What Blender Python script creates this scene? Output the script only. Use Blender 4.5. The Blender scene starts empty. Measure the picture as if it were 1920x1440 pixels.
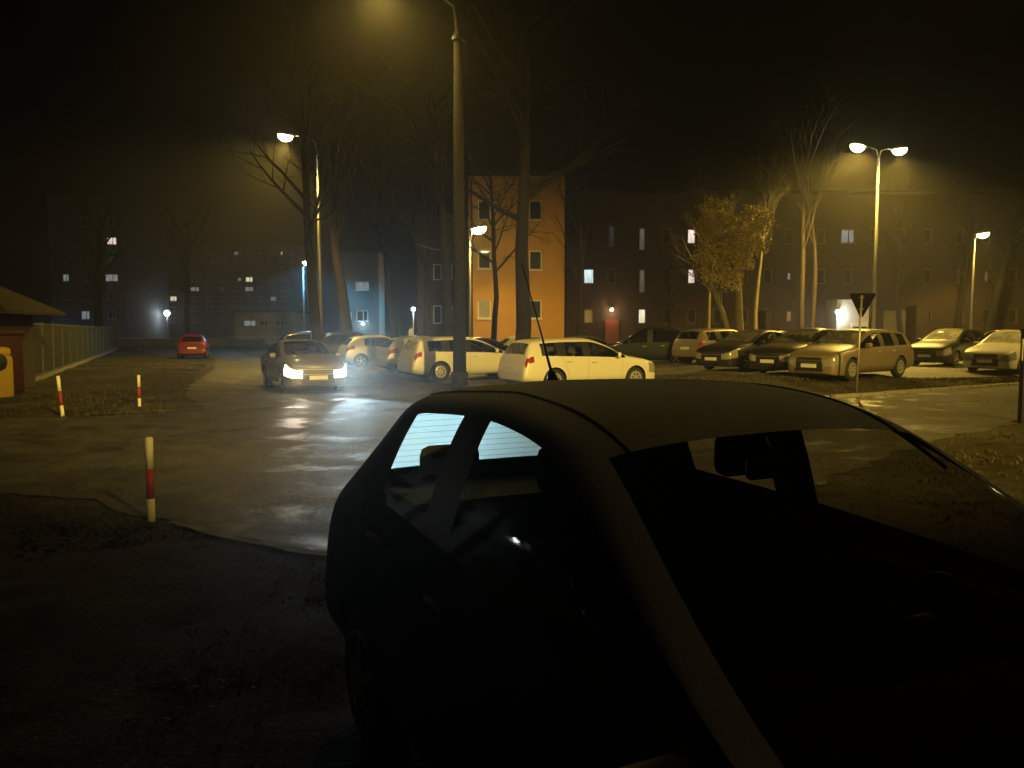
import bpy, bmesh, math, random
from mathutils import Vector, Matrix, noise
from mathutils.bvhtree import BVHTree
from mathutils.geometry import delaunay_2d_cdt
R = math.radians
rnd = random.Random(7)
scene = bpy.context.scene
col = scene.collection

# ------------------------------------------------------------------ camera, sky, exposure
CAM_H = 1.7
F = 1507.0                       # focal length in photo pixels (1920 wide)
PITCH = math.atan(100 / F)       # horizon lies 100 px above the centre
cd = bpy.data.cameras.new('camera'); cam = bpy.data.objects.new('camera', cd); col.objects.link(cam)
cam.location = (0, 0, CAM_H); cam.rotation_euler = (math.pi / 2 - PITCH, 0, 0)
cd.sensor_width = 36; cd.lens = 36 * F / 1920; cd.clip_end = 2000; cd.clip_start = 0.05
scene.camera = cam

w = bpy.data.worlds.new('World'); scene.world = w; w.use_nodes = True
nt = w.node_tree
sky = nt.nodes.new('ShaderNodeTexSky'); sky.sky_type = 'NISHITA'; sky.sun_disc = False
sky.sun_elevation = R(-4); sky.sun_rotation = R(200)
bg = nt.nodes['Background']; nt.links.new(sky.outputs[0], bg.inputs[0]); bg.inputs[1].default_value = 0.0015

vs = scene.view_settings
vs.view_transform = 'Standard'; vs.look = 'None'; vs.gamma = 1; vs.exposure = 0; vs.use_curve_mapping = False
cy = scene.cycles
cy.max_bounces = 6; cy.diffuse_bounces = 2; cy.glossy_bounces = 3; cy.transmission_bounces = 4
cy.volume_bounces = 0; cy.transparent_max_bounces = 12
cy.sample_clamp_indirect = 1.5; cy.sample_clamp_direct = 20.0; cy.caustics_reflective = False; cy.caustics_refractive = False
cy.use_denoising = True
cy.use_light_tree = True

SODIUM = (1.0, 0.64, 0.10)
WHITE = (0.80, 0.92, 1.0)
XENON = (0.62, 0.86, 1.0)
LAMP_W = 1300.0                  # watts of a street lamp
HEAD_W = 1600.0

# ------------------------------------------------------------------ helpers
def at(px, py, Y):
    """photo pixel + distance -> point in the place (used to survey the scene)"""
    a = (px - 960) / F; b = -(py - 720) / F
    dy = math.cos(PITCH) + b * math.sin(PITCH); dz = -math.sin(PITCH) + b * math.cos(PITCH)
    t = Y / dy
    return Vector((a * t, Y, CAM_H + dz * t))

def smooth(a, b, x):
    t = max(0.0, min(1.0, (x - a) / (b - a))); return t * t * (3 - 2 * t)

def raise_(x, y):
    d = ((x - 8) * -5 + (y - 20) * 8) / 9.43
    return 0.30 * smooth(0, 3.5, d) * smooth(3.5, 7.5, x)

def link(o, parent=None):
    col.objects.link(o)
    if parent is not None: o.parent = parent
    return o

def mobj(name, verts, faces, mat=None, parent=None, sm=False, loc=None):
    me = bpy.data.meshes.new(name); me.from_pydata([tuple(v) for v in verts], [], faces); me.update()
    if mat: me.materials.append(mat)
    if sm: me.polygons.foreach_set('use_smooth', [True] * len(me.polygons))
    o = bpy.data.objects.new(name, me); link(o, parent)
    if loc is not None: o.location = loc
    return o

def bobj(name, bm, mat=None, parent=None, sm=False):
    me = bpy.data.meshes.new(name); bm.to_mesh(me); bm.free()
    if mat: me.materials.append(mat)
    if sm: me.polygons.foreach_set('use_smooth', [True] * len(me.polygons))
    o = bpy.data.objects.new(name, me); return link(o, parent)

def tag(o, label=None, cat=None, group=None, kind=None):
    if label: o['label'] = label
    if cat: o['category'] = cat
    if group: o['group'] = group
    if kind: o['kind'] = kind
    return o

def thing(name, loc, rz, label, cat, group=None):
    o = bpy.data.objects.new(name, None); col.objects.link(o)
    o.empty_display_size = 0.2
    o.location = loc; o.rotation_euler = (0, 0, rz)
    return tag(o, label, cat, group)

def copy_tree(o, parent=None):
    c = o.copy(); col.objects.link(c); c.parent = parent
    for ch in [x for x in o.children]: copy_tree(ch, c)
    return c

class MB:
    def __init__(s): s.v = []; s.f = []
    def box(s, c, d, rz=0, taper=1.0):
        n = len(s.v); ca, sa = math.cos(rz), math.sin(rz)
        for z in (-.5, .5):
            k = taper if z > 0 else 1
            for x, y in ((-.5, -.5), (.5, -.5), (.5, .5), (-.5, .5)):
                X, Y = x * d[0] * k, y * d[1] * k
                s.v.append((c[0] + X * ca - Y * sa, c[1] + X * sa + Y * ca, c[2] + z * d[2]))
        for f in ((0, 3, 2, 1), (4, 5, 6, 7), (0, 1, 5, 4), (1, 2, 6, 5), (2, 3, 7, 6), (3, 0, 4, 7)):
            s.f.append(tuple(n + i for i in f))
        return s
    def tube(s, pts, rad, n=8, cap=True):
        pts = [Vector(p) for p in pts]
        if not hasattr(rad, '__len__'): rad = [rad] * len(pts)
        base = len(s.v); up = Vector((0, 0, 1))
        t0 = (pts[1] - pts[0]).normalized()
        a = t0.cross(Vector((1, 0, 0)) if abs(t0.x) < .8 else up).normalized()
        for i, p in enumerate(pts):
            t = (pts[min(i + 1, len(pts) - 1)] - pts[max(i - 1, 0)]).normalized()
            a = (a - t * a.dot(t)).normalized(); b = t.cross(a)
            for k in range(n):
                th = 2 * math.pi * k / n
                s.v.append(tuple(p + (a * math.cos(th) + b * math.sin(th)) * rad[i]))
        for i in range(len(pts) - 1):
            for k in range(n):
                q = base + i * n
                s.f.append((q + k, q + (k + 1) % n, q + n + (k + 1) % n, q + n + k))
        if cap:
            s.f.append(tuple(base + n - 1 - k for k in range(n)))
            q = base + (len(pts) - 1) * n
            s.f.append(tuple(q + k for k in range(n)))
        return s
    def lathe(s, prof, n=24, axis='z', c=(0, 0, 0), sx=1, sy=1):
        base = len(s.v)
        for r, z in prof:
            for k in range(n):
                th = 2 * math.pi * k / n; x, y = r * math.cos(th) * sx, r * math.sin(th) * sy
                if axis == 'z': s.v.append((c[0] + x, c[1] + y, c[2] + z))
                else: s.v.append((c[0] + x, c[1] + z, c[2] - y))
        for i in range(len(prof) - 1):
            for k in range(n):
                q = base + i * n
                s.f.append((q + k, q + (k + 1) % n, q + n + (k + 1) % n, q + n + k))
        return s
    def quad(s, a, b, c, d):
        n = len(s.v); s.v += [tuple(a), tuple(b), tuple(c), tuple(d)]; s.f.append((n, n + 1, n + 2, n + 3)); return s
    def build(s, name, mat, parent=None, sm=False): return mobj(name, s.v, s.f, mat, parent, sm)

def rbox(c, d, bev, seg=2, rot=None):
    bm = bmesh.new(); bmesh.ops.create_cube(bm, size=1)
    bmesh.ops.scale(bm, vec=d, verts=bm.verts)
    bmesh.ops.bevel(bm, geom=bm.edges[:], offset=bev, segments=seg, profile=.5, affect='EDGES')
    if rot: bmesh.ops.rotate(bm, cent=(0, 0, 0), matrix=rot, verts=bm.verts)
    bmesh.ops.translate(bm, vec=c, verts=bm.verts)
    return bm

# ------------------------------------------------------------------ materials
def mat(name, base=(.5, .5, .5), rough=.6, metal=0, spec=.5, coat=0, noise_s=None, vary=.3, bump=0, emit=None, es=0):
    m = bpy.data.materials.new(name); m.use_nodes = True; t = m.node_tree; p = t.nodes['Principled BSDF']
    p.inputs['Base Color'].default_value = (*base, 1); p.inputs['Roughness'].default_value = rough
    p.inputs['Metallic'].default_value = metal; p.inputs['Specular IOR Level'].default_value = spec
    p.inputs['Coat Weight'].default_value = coat; p.inputs['Coat Roughness'].default_value = .08
    if noise_s:
        tc = t.nodes.new('ShaderNodeTexCoord'); nz = t.nodes.new('ShaderNodeTexNoise')
        nz.inputs['Scale'].default_value = noise_s; nz.inputs['Detail'].default_value = 6
        t.links.new(tc.outputs['Object'], nz.inputs['Vector'])
        mx = t.nodes.new('ShaderNodeMix'); mx.data_type = 'RGBA'
        mx.inputs[6].default_value = (*[c * (1 - vary) for c in base], 1); mx.inputs[7].default_value = (*[min(1, c * (1 + vary)) for c in base], 1)
        t.links.new(nz.outputs[0], mx.inputs[0]); t.links.new(mx.outputs[2], p.inputs['Base Color'])
        if bump:
            b = t.nodes.new('ShaderNodeBump'); b.inputs['Strength'].default_value = bump; b.inputs['Distance'].default_value = .02
            t.links.new(nz.outputs[0], b.inputs['Height']); t.links.new(b.outputs[0], p.inputs['Normal'])
    if emit:
        p.inputs['Emission Color'].default_value = (*emit, 1); p.inputs['Emission Strength'].default_value = es
        m.cycles.emission_sampling = 'NONE'
    return m

def ground_mat(name, c0, c1, frost, frost_amt, rough, scale, bump, wet=0.0, spec=.3):
    m = bpy.data.materials.new(name); m.use_nodes = True; t = m.node_tree; p = t.nodes['Principled BSDF']; N = t.nodes.new; L = t.links.new
    p.inputs['Specular IOR Level'].default_value = spec
    g = N('ShaderNodeNewGeometry')
    def nz(s, d=6, r=.6):
        n = N('ShaderNodeTexNoise'); n.inputs['Scale'].default_value = s; n.inputs['Detail'].default_value = d; n.inputs['Roughness'].default_value = r
        L(g.outputs['Position'], n.inputs['Vector']); return n
    def ramp(src, a, b):
        r = N('ShaderNodeMapRange'); r.inputs[1].default_value = a; r.inputs[2].default_value = b; L(src, r.inputs[0]); return r
    big = nz(.35, 4); mid = nz(scale); fine = nz(scale * 9, 3, .8)
    mx = N('ShaderNodeMix'); mx.data_type = 'RGBA'; mx.inputs[6].default_value = (*c0, 1); mx.inputs[7].default_value = (*c1, 1)
    L(ramp(mid.outputs[0], .35, .65).outputs[0], mx.inputs[0])
    # frost: grains gathered in patches
    pr = ramp(big.outputs[0], .40, .65); gr = ramp(fine.outputs[0], .48, .62)
    mu = N('ShaderNodeMath'); mu.operation = 'MULTIPLY'; L(pr.outputs[0], mu.inputs[0]); L(gr.outputs[0], mu.inputs[1])
    mu2 = N('ShaderNodeMath'); mu2.operation = 'MULTIPLY'; L(mu.outputs[0], mu2.inputs[0]); mu2.inputs[1].default_value = frost_amt
    mf = N('ShaderNodeMix'); mf.data_type = 'RGBA'; L(mu2.outputs[0], mf.inputs[0]); L(mx.outputs[2], mf.inputs[6]); mf.inputs[7].default_value = (*frost, 1)
    L(mf.outputs[2], p.inputs['Base Color'])
    rr = ramp(mid.outputs[0], .3, .7); rr.inputs[3].default_value = rough - wet; rr.inputs[4].default_value = rough + .1; 
    if wet > .1:
        gz_ = nz(.9, 5); pt = ramp(gz_.outputs[0], .52, .62); mxr = N('ShaderNodeMix'); L(pt.outputs[0], mxr.inputs[0]); L(rr.outputs[0], mxr.inputs[2]); mxr.inputs[3].default_value = .36; L(mxr.outputs[0], p.inputs['Roughness'])
    else: L(rr.outputs[0], p.inputs['Roughness'])
    b = N('ShaderNodeBump'); b.inputs['Strength'].default_value = bump; b.inputs['Distance'].default_value = .015
    b2 = N('ShaderNodeBump'); b2.inputs['Strength'].default_value = bump; b2.inputs['Distance'].default_value = .006
    L(mid.outputs[0], b.inputs['Height']); L(fine.outputs[0], b2.inputs['Height']); L(b.outputs[0], b2.inputs['Normal']); L(b2.outputs[0], p.inputs['Normal'])
    return m

def glass_mat(name, tint=.5, fog=0.0, fogcol=(.8, .8, .8), lines=False, patchy=False, drops=0.0):
    """thin pane: see-through, reflecting, optionally misted or frosted"""
    m = bpy.data.materials.new(name); m.use_nodes = True; t = m.node_tree; N = t.nodes.new; L = t.links.new
    t.nodes.remove(t.nodes['Principled BSDF']); out = t.nodes['Material Output']
    tr = N('ShaderNodeBsdfTransparent'); tr.inputs[0].default_value = (tint, tint, tint, 1)
    gl = N('ShaderNodeBsdfGlossy'); gl.inputs['Roughness'].default_value = .03
    lw = N('ShaderNodeLayerWeight'); lw.inputs[0].default_value = .5     # Schlick reflectance, the same from both sides of the pane
    pw = N('ShaderNodeMath'); pw.operation = 'POWER'; pw.inputs[1].default_value = 5; L(lw.outputs['Facing'], pw.inputs[0])
    fr = N('ShaderNodeMath'); fr.operation = 'MULTIPLY_ADD'; fr.inputs[1].default_value = .92; fr.inputs[2].default_value = .06; L(pw.outputs[0], fr.inputs[0])
    base = tr.outputs[0]
    if fog:
        tl = N('ShaderNodeBsdfTranslucent'); df = N('ShaderNodeBsdfDiffuse')
        tl.inputs[0].default_value = (*fogcol, 1); df.inputs[0].default_value = (*fogcol, 1)
        h = N('ShaderNodeMixShader'); h.inputs[0].default_value = .5 if lines else .28; L(df.outputs[0], h.inputs[1]); L(tl.outputs[0], h.inputs[2])
        if drops:                               # condensation droplets scatter mostly forward
            rf = N('ShaderNodeBsdfRefraction'); rf.inputs['IOR'].default_value = .85; rf.inputs['Roughness'].default_value = .9; rf.inputs[0].default_value = (*fogcol, 1)
            h2 = N('ShaderNodeMixShader'); h2.inputs[0].default_value = drops; L(h.outputs[0], h2.inputs[1]); L(rf.outputs[0], h2.inputs[2]); h = h2
        mx = N('ShaderNodeMixShader'); mx.inputs[0].default_value = fog; L(base, mx.inputs[1]); L(h.outputs[0], mx.inputs[2]); base = mx.outputs[0]
        if patchy:
            tc = N('ShaderNodeTexCoord'); nz = N('ShaderNodeTexNoise'); nz.inputs['Scale'].default_value = 5; nz.inputs['Detail'].default_value = 7
            L(tc.outputs['Object'], nz.inputs['Vector']); r = N('ShaderNodeMapRange'); r.inputs[1].default_value = .35; r.inputs[2].default_value = .6
            r.inputs[3].default_value = fog * .45; r.inputs[4].default_value = fog; L(nz.outputs[0], r.inputs[0]); L(r.outputs[0], mx.inputs[0])
    if lines:                                   # printed heater wires
        tc = N('ShaderNodeTexCoord'); sp = N('ShaderNodeSeparateXYZ'); L(tc.outputs['Object'], sp.inputs[0])
        ml = N('ShaderNodeMath'); ml.operation = 'MULTIPLY'; L(sp.outputs[2], ml.inputs[0]); ml.inputs[1].default_value = 1 / .030
        fc = N('ShaderNodeMath'); fc.operation = 'FRACT'; L(ml.outputs[0], fc.inputs[0])
        ls = N('ShaderNodeMath'); ls.operation = 'LESS_THAN'; L(fc.outputs[0], ls.inputs[0]); ls.inputs[1].default_value = .065
        dk = N('ShaderNodeBsdfDiffuse'); dk.inputs[0].default_value = (.25, .22, .2, 1)
        ms = N('ShaderNodeMixShader'); L(ls.outputs[0], ms.inputs[0]); L(base, ms.inputs[1]); L(dk.outputs[0], ms.inputs[2]); base = ms.outputs[0]
    mg = N('ShaderNodeMixShader'); L(fr.outputs[0], mg.inputs[0]); L(base, mg.inputs[1]); L(gl.outputs[0], mg.inputs[2])
    L(mg.outputs[0], out.inputs[0]); return m

def emat(name, colr, s, vary=0.0):
    m = bpy.data.materials.new(name); m.use_nodes = True; t = m.node_tree; N = t.nodes.new; L = t.links.new
    t.nodes.remove(t.nodes['Principled BSDF']); e = N('ShaderNodeEmission'); e.inputs[0].default_value = (*colr, 1); e.inputs[1].default_value = s
    if vary:
        tc = N('ShaderNodeTexCoord'); nz = N('ShaderNodeTexNoise'); nz.inputs['Scale'].default_value = 2.2; nz.inputs['Detail'].default_value = 3
        mp = N('ShaderNodeMapping'); mp.inputs['Scale'].default_value = (3, 3, .5); L(tc.outputs['Object'], mp.inputs[0]); L(mp.outputs[0], nz.inputs['Vector'])
        r = N('ShaderNodeMapRange'); r.inputs[1].default_value = .35; r.inputs[2].default_value = .65; r.inputs[3].default_value = s * (1 - vary); r.inputs[4].default_value = s
        L(nz.outputs[0], r.inputs[0]); L(r.outputs[0], e.inputs[1])
    L(e.outputs[0], t.nodes['Material Output'].inputs[0]); m.cycles.emission_sampling = 'NONE'; return m

M = {}
M['ground'] = ground_mat('frosty_dirt', (.020, .017, .011), (.055, .045, .030), (.30, .30, .29), .5, .95, 3.0, 1.0, spec=.08)
M['asphalt'] = ground_mat('frosty_asphalt', (.020, .020, .020), (.068, .066, .064), (.34, .34, .34), .40, .78, 2.2, .9, .16, spec=.38)
M['lot'] = ground_mat('frosty_lot', (.10, .098, .09), (.15, .145, .135), (.45, .45, .44), .55, .6, 2.5, .4)
M['kerb'] = mat('kerb_concrete', (.22, .21, .2), .8, noise_s=6, bump=.4)
M['grass'] = mat('frosty_grass', (.05, .05, .022), .8, noise_s=1.5, vary=.5)
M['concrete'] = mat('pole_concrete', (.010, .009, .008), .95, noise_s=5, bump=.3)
M['galv'] = mat('galvanised_steel', (.42, .42, .42), .45, .7)
M['dark_metal'] = mat('dark_metal', (.03, .03, .032), .5, .4)
M['bark'] = mat('bark', (.012, .009, .007), .9, noise_s=7, vary=.45, bump=.8)
M['bark_mid'] = mat('grey_bark', (.07, .058, .042), .9, noise_s=6, vary=.45, bump=.8)
M['bark_pale'] = mat('pale_bark', (.22, .19, .13), .9, noise_s=6, vary=.45, bump=.8)
M['leaf'] = mat('dry_leaf', (.46, .38, .13), .7, noise_s=2, vary=.4)
M['needle'] = mat('dark_needles', (.025, .035, .02), .8, noise_s=2, vary=.4)
M['orange'] = mat('orange_plaster', (.46, .25, .04), .9, noise_s=1.2, vary=.12, bump=.1)
M['brown'] = mat('brown_plaster', (.045, .028, .02), .9, noise_s=.7, vary=.25, bump=.1)
M['grey_wall'] = mat('grey_plaster', (.12, .12, .12), .9, noise_s=.5, vary=.2)
M['slate_wall'] = mat('slate_plaster', (.10, .10, .105), .9, noise_s=.5, vary=.25)
M['pale_wall'] = mat('pale_plaster', (.48, .45, .40), .9, noise_s=.6, vary=.2)
M['roof'] = mat('roof_felt', (.015, .015, .015), .9, noise_s=1)
M['white_frame'] = mat('window_frame', (.62, .62, .6), .5)
M['brown_frame'] = mat('old_window_frame', (.16, .13, .10), .6)
M['pane'] = mat('dark_pane', (.015, .018, .02), .06)
M['pane_blind'] = mat('curtained_pane', (.25, .26, .27), .3, noise_s=3)
M['tyre'] = mat('tyre_rubber', (.018, .018, .018), .8)
M['rim'] = mat('rim_alloy', (.5, .5, .5), .35, .6)
M['well'] = mat('wheel_well', (.01, .01, .01), .9)
M['trim'] = mat('black_trim', (.015, .015, .016), .45)
M['seat'] = mat('seat_cloth', (.035, .036, .04), .9, noise_s=30, vary=.3)
M['glass'] = glass_mat('car_glass', .45)
M['glass_clear'] = glass_mat('clear_car_glass', .78)
M['glass_dark'] = glass_mat('car_glass_dark', .25)
M['glass_frost'] = glass_mat('frosted_glass', .4, .92, (.85, .85, .83), patchy=True)
M['glass_mist'] = glass_mat('misted_glass', .4, .30, (.6, .6, .58), patchy=True)
M['glass_fog'] = glass_mat('fogged_rear_glass', .8, .95, (.66, .92, .93), lines=True, drops=.85)
M['lamp_clear'] = mat('headlamp_glass', (.35, .36, .37), .12, .3, coat=.6)
M['tail'] = mat('tail_lens', (.28, .012, .01), .15, coat=.6)
M['plate'] = mat('number_plate', (.7, .7, .68), .4)
M['head_on'] = emat('headlamp_lit', (.85, .93, 1.0), 60)
M['head_warm'] = emat('headlamp_warm', (1.0, .80, .55), 14)
M['lens'] = emat('sodium_lens', (1.0, .84, .36), 60)
M['lens_white'] = emat('white_lens', (.75, .92, 1.0), 30)
M['lens_porch'] = emat('porch_lens', (1.0, .78, .42), 14)
def paint(name, c, metal=.55, rough=.34): return mat(name, c, rough, metal, coat=.5)
P_ = dict(silver=paint('silver_paint', (.56, .56, .55), .35, .36), white=paint('white_silver_paint', (.70, .70, .68), .1, .4), dark=paint('dark_paint', (.02, .021, .024), .3),
          navy=paint('navy_paint', (.012, .016, .045), .3), red=paint('red_paint', (.13, .006, .005), .2), maroon=paint('maroon_paint', (.10, .012, .012), .3),
          tan=paint('champagne_paint', (.24, .20, .155), .3, .4), grey=paint('grey_paint', (.16, .16, .165)), orange=paint('orange_paint', (.55, .25, .05), .2),
          green=paint('dark_green_paint', (.02, .03, .024), .3), moss=paint('pale_green_silver_paint', (.52, .54, .47), .2, .4), pewter=paint('pewter_paint', (.13, .125, .115), .2, .4), fg=mat('frosty_grey_paint', (.78, .77, .74), .7, 0, .2, noise_s=140, vary=.22))

# ------------------------------------------------------------------ ground, roads, lot
def inside(poly, x, y):
    r = False; j = len(poly) - 1
    for i in range(len(poly)):
        xi, yi = poly[i]; xj, yj = poly[j]
        if (yi > y) != (yj > y) and x < (xj - xi) * (y - yi) / (yj - yi) + xi: r = not r
        j = i
    return r

ROAD = [(-60, 9.6), (-20, 8.9), (-8, 8.5), (-5.2, 8.25), (-4.0, 7.75), (-3.3, 7.25), (-2.6, 6.75), (-1.5, 6.0), (-.6, 5.75), (1.2, 6.3), (4, 9.6), (6.8, 12.6), (9.3, 14.7), (14, 18.2), (30, 29.5), (60, 50.0),
        (58, 55), (30, 36), (16, 25.1), (8, 20.0), (5.6, 18.9), (3.2, 18.9), (.5, 19.6), (-1.8, 21.4), (-3.8, 25.5), (-6.3, 31), (-9, 37), (-11, 42), (-14.5, 47), (-19, 57), (-30, 84), (-40, 84),
        (-24, 55), (-18.4, 50), (-13.0, 35), (-10.4, 26), (-8.8, 21.5), (-7.0, 18.0), (-6.4, 17.0), (-7.2, 16.2), (-9.0, 15.5), (-12, 15.0), (-20, 15.2), (-60, 17)]
LOT = [(7.6, 25.2), (13, 25.4), (19.5, 28.6), (34, 39.5), (60, 58), (60, 64), (3, 50), (-2, 40), (1.5, 33), (4.6, 29.2)]
STALLS = [(-1.4, 24.2), (1.0, 21.4), (5.4, 23.2), (3.6, 27.6), (.4, 32), (-3.5, 40), (-9, 50), (-13.5, 49), (-10, 42), (-6.3, 34), (-3.4, 27.9)]

def jag(poly, amp, step):
    out = []
    for i, (x, y) in enumerate(poly):
        x2, y2 = poly[(i + 1) % len(poly)]; n = max(1, int(math.hypot(x2 - x, y2 - y) / step))
        n = min(n, 60)
        for k in range(n):
            a, b = x + (x2 - x) * k / n, y + (y2 - y) * k / n
            q = amp * (1.0 if n < 60 else .3)
            out.append((a + q * (noise.noise((a * 1.3, b * 1.3, 3)) + .6 * noise.noise((a * 4.5, b * 4.5, 4))), b + q * (noise.noise((a * 1.3, b * 1.3, 9)) + .6 * noise.noise((a * 4.5, b * 4.5, 11)))))
    return out

def sheet(name, poly, off, m, step=1.0, amp=.22):
    poly = jag(poly, amp, .25)
    pts = [Vector(p) for p in poly]; n = len(pts); edges = [(i, (i + 1) % n) for i in range(n)]
    x0, x1 = min(p[0] for p in poly), max(p[0] for p in poly); y0, y1 = min(p[1] for p in poly), max(p[1] for p in poly)
    y = y0
    while y < y1:
        x = x0
        while x < x1:
            if abs(x) < 35 and y < 55 and inside(poly, x, y): pts.append(Vector((x, y)))
            x += step
        y += step
    v, e, f, *_ = delaunay_2d_cdt(pts, edges, [], 1, 1e-4)
    return tag(mobj(name, [(p.x, p.y, raise_(p.x, p.y) + off) for p in v], [tuple(q) for q in f], m, sm=True), kind='structure')

sheet('road', ROAD, .012, M['asphalt'])
sheet('parking_lot', LOT, .014, M['lot'])
sheet('parking_bays', STALLS, .018, M['asphalt'])

def lines_(a, b, fine0, fine1, fs, coarse):
    r = []; x = a
    while x < b:
        r.append(x)
        if fine0 <= x < fine1: x += fs
        else:
            d = min(abs(x - fine0), abs(x - fine1)); st = min(coarse, max(fs, d * .25))
            x = min(x + st, fine0) if x < fine0 and x + st > fine0 else x + st
    r.append(b); return r
gx = lines_(-318, 318, -17, 20, .2, 30); gy = lines_(-35, 318, 1.0, 26, .2, 30)
gv = []
hard = [jag(ROAD, .22, .25), jag(LOT, .22, .25), jag(STALLS, .22, .25)]
for y in gy:
    for x in gx:
        z = raise_(x, y)
        ins = [p for p in hard if inside(p, x, y)]
        near = abs(x) < 40 and y < 60
        if ins:
            z -= .03 if not near or all(inside(ins[0], x + a, y + b) for a, b in ((.3, 0), (-.3, 0), (0, .3), (0, -.3))) else .004
        elif near and any(inside(p, x + a, y + b) for p in hard for a, b in ((.35, 0), (-.35, 0), (0, .35), (0, -.35))):
            z += .006 + .012 * noise.noise((x * 5, y * 5, 8))
        elif abs(x) < 40 and y < 60:
            n1 = noise.noise((x * .55, y * .55, 1)); n2 = noise.noise((x * 2.3, y * 2.3, 5)); n3 = noise.noise((x * 6, y * 6, 8))
            z += .012 + .045 * n1 + .03 * n2 + .014 * n3
        gv.append((x, y, z))
nx = len(gx)
gf = [(j * nx + i, j * nx + i + 1, (j + 1) * nx + i + 1, (j + 1) * nx + i) for j in range(len(gy) - 1) for i in range(nx - 1)]
tag(mobj('ground', gv, gf, M['ground'], sm=True), kind='structure')

def ribbon(name, pts, w0, w1, m, off, label=None):
    v, f = [], []; dense = []
    for i in range(len(pts) - 1):
        a, b = Vector(pts[i]), Vector(pts[i + 1]); n = max(2, int((b - a).length / .08))
        dense += [a.lerp(b, k / n) for k in range(n)]
    for i, p in enumerate(dense):
        d = (dense[min(i + 1, len(dense) - 1)] - dense[max(i - 1, 0)]).normalized(); nrm = Vector((-d.y, d.x))
        ww = w0 + (w1 - w0) * (.5 + .5 * noise.noise((p.x * 3.1, p.y * 3.1, 7))); sh = nrm * .05 * noise.noise((p.x * 2.3, p.y * 2.3, 1))
        for sg in (-1, 1): q = p + sh + nrm * sg * ww / 2; v.append((q.x, q.y, raise_(q.x, q.y) + off))
        if i: k = len(v); f.append((k - 4, k - 3, k - 1, k - 2))
    return tag(mobj(name, v, f, m), kind='structure')
M['tar'] = mat('tar_joint', (.008, .008, .008), .6)
M['rime'] = mat('rime', (.20, .20, .20), .9, noise_s=9, vary=.6)
ribbon('road_crack', [(-2.95, 9.5), (-2.55, 8.3), (-2.15, 7.1)], .01, .035, M['tar'], .018)
ribbon('road_crack', [(-2.9, 9.6), (-1.4, 9.9), (.2, 10.0), (1.6, 10.3)], .01, .05, M['tar'], .018)
ribbon('road_crack', [(-3.5, 12.4), (-1.0, 12.2), (1.6, 12.5)], .01, .04, M['tar'], .018)
ribbon('road_joint', [(8.35, 19.6), (7.7, 17.4), (7.1, 15.4)], .05, .09, M['tar'], .018)
ribbon('frost_edge', [(-3.0, 6.95), (-2.4, 6.5), (-1.7, 6.05), (-1.0, 5.75), (-.4, 5.6)], .0, .13, M['rime'], .03)
ribbon('frost_edge', [(-8.6, 16.0), (-7.9, 16.5), (-7.0, 16.9), (-6.6, 17.3)], .0, .12, M['rime'], .03)

def gz(x, y): return raise_(x, y) + .012

# kerb of the grass island along the road: single stones
kerb = bpy.data.objects.new('kerb', None); col.objects.link(kerb); kerb.location = (8, 20, 0); tag(kerb, kind='structure')
kp = [(5.6, 18.9), (8, 20.0), (16, 25.1), (21, 29)]
stone = None
for i in range(len(kp) - 1):
    a, b = Vector(kp[i]), Vector(kp[i + 1]); n = int((b - a).length / 1.0)
    for k in range(n):
        p = a + (b - a) * ((k + .5) / n); ang = math.atan2(b.y - a.y, b.x - a.x)
        if stone is None:
            stone = bobj('kerb_stone', rbox((0, 0, 0), (.985, .15, .24), .015, 2), M['kerb'], kerb); o = stone
        else: o = stone.copy(); link(o, kerb)
        o.location = (p.x - 8, p.y - 20, raise_(p.x, p.y) - .02 + rnd.uniform(-.008, .008)); o.rotation_euler = (0, 0, ang)

# frosty grass on the island and on the verges
def grass(name, region, n, label, hmin=.03, hmax=.09):
    v, f = [], []
    xs = [p[0] for p in region]; ys = [p[1] for p in region]; got = 0; tries = 0
    while got < n and tries < n * 8:
        tries += 1
        x, y = rnd.uniform(min(xs), max(xs)), rnd.uniform(min(ys), max(ys))
        if not inside(region, x, y) or any(inside(p, x, y) for p in (ROAD, LOT, STALLS)): continue
        if noise.noise((x * .8, y * .8, 2)) < -.1 and rnd.random() < .8: continue
        got += 1; z = raise_(x, y) - .01
        for k in range(3):
            a = rnd.uniform(0, 6.28); h = rnd.uniform(hmin, hmax); b = len(v); s = .012 + .008 * rnd.random(); lx = rnd.uniform(-.05, .05); ly = rnd.uniform(-.05, .05)
            v += [(x + s * math.cos(a), y + s * math.sin(a), z), (x - s * math.cos(a), y - s * math.sin(a), z), (x + lx, y + ly, z + h)]; f.append((b, b + 1, b + 2))
    return tag(mobj(name, v, f, M['grass']), label, 'grass', kind='stuff')
grass('grass', [(4.5, 18.5), (8, 20.1), (16, 25.2), (22, 30), (19, 29), (13, 25.6), (7.6, 25.4), (4.6, 29), (2, 27)], 9000, 'short frosty grass on the island in front of the parked cars')
grass('grass', [(-20, 15), (-9, 15.5), (-7.0, 16.4), (-8.5, 21), (-10.5, 26), (-18.5, 50), (-26, 50), (-15, 24), (-14, 18)], 9000, 'thin grass on the verge beside the sheet fence')
grass('grass', [(-7, 1.5), (-1, 1.5), (-.8, 5.4), (-2.7, 6.7), (-4, 7.6), (-8, 8.3), (-14, 8.5)], 16000, 'sparse trampled grass on the dirt verge by the striped post', .008, .035)
grass('grass', [(3, 6), (9, 6), (16, 14), (14, 18), (9.3, 14.6), (6.8, 12.5), (4, 9.4)], 3000, 'dark grass on the verge beyond the near car', .02, .07)

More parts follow.
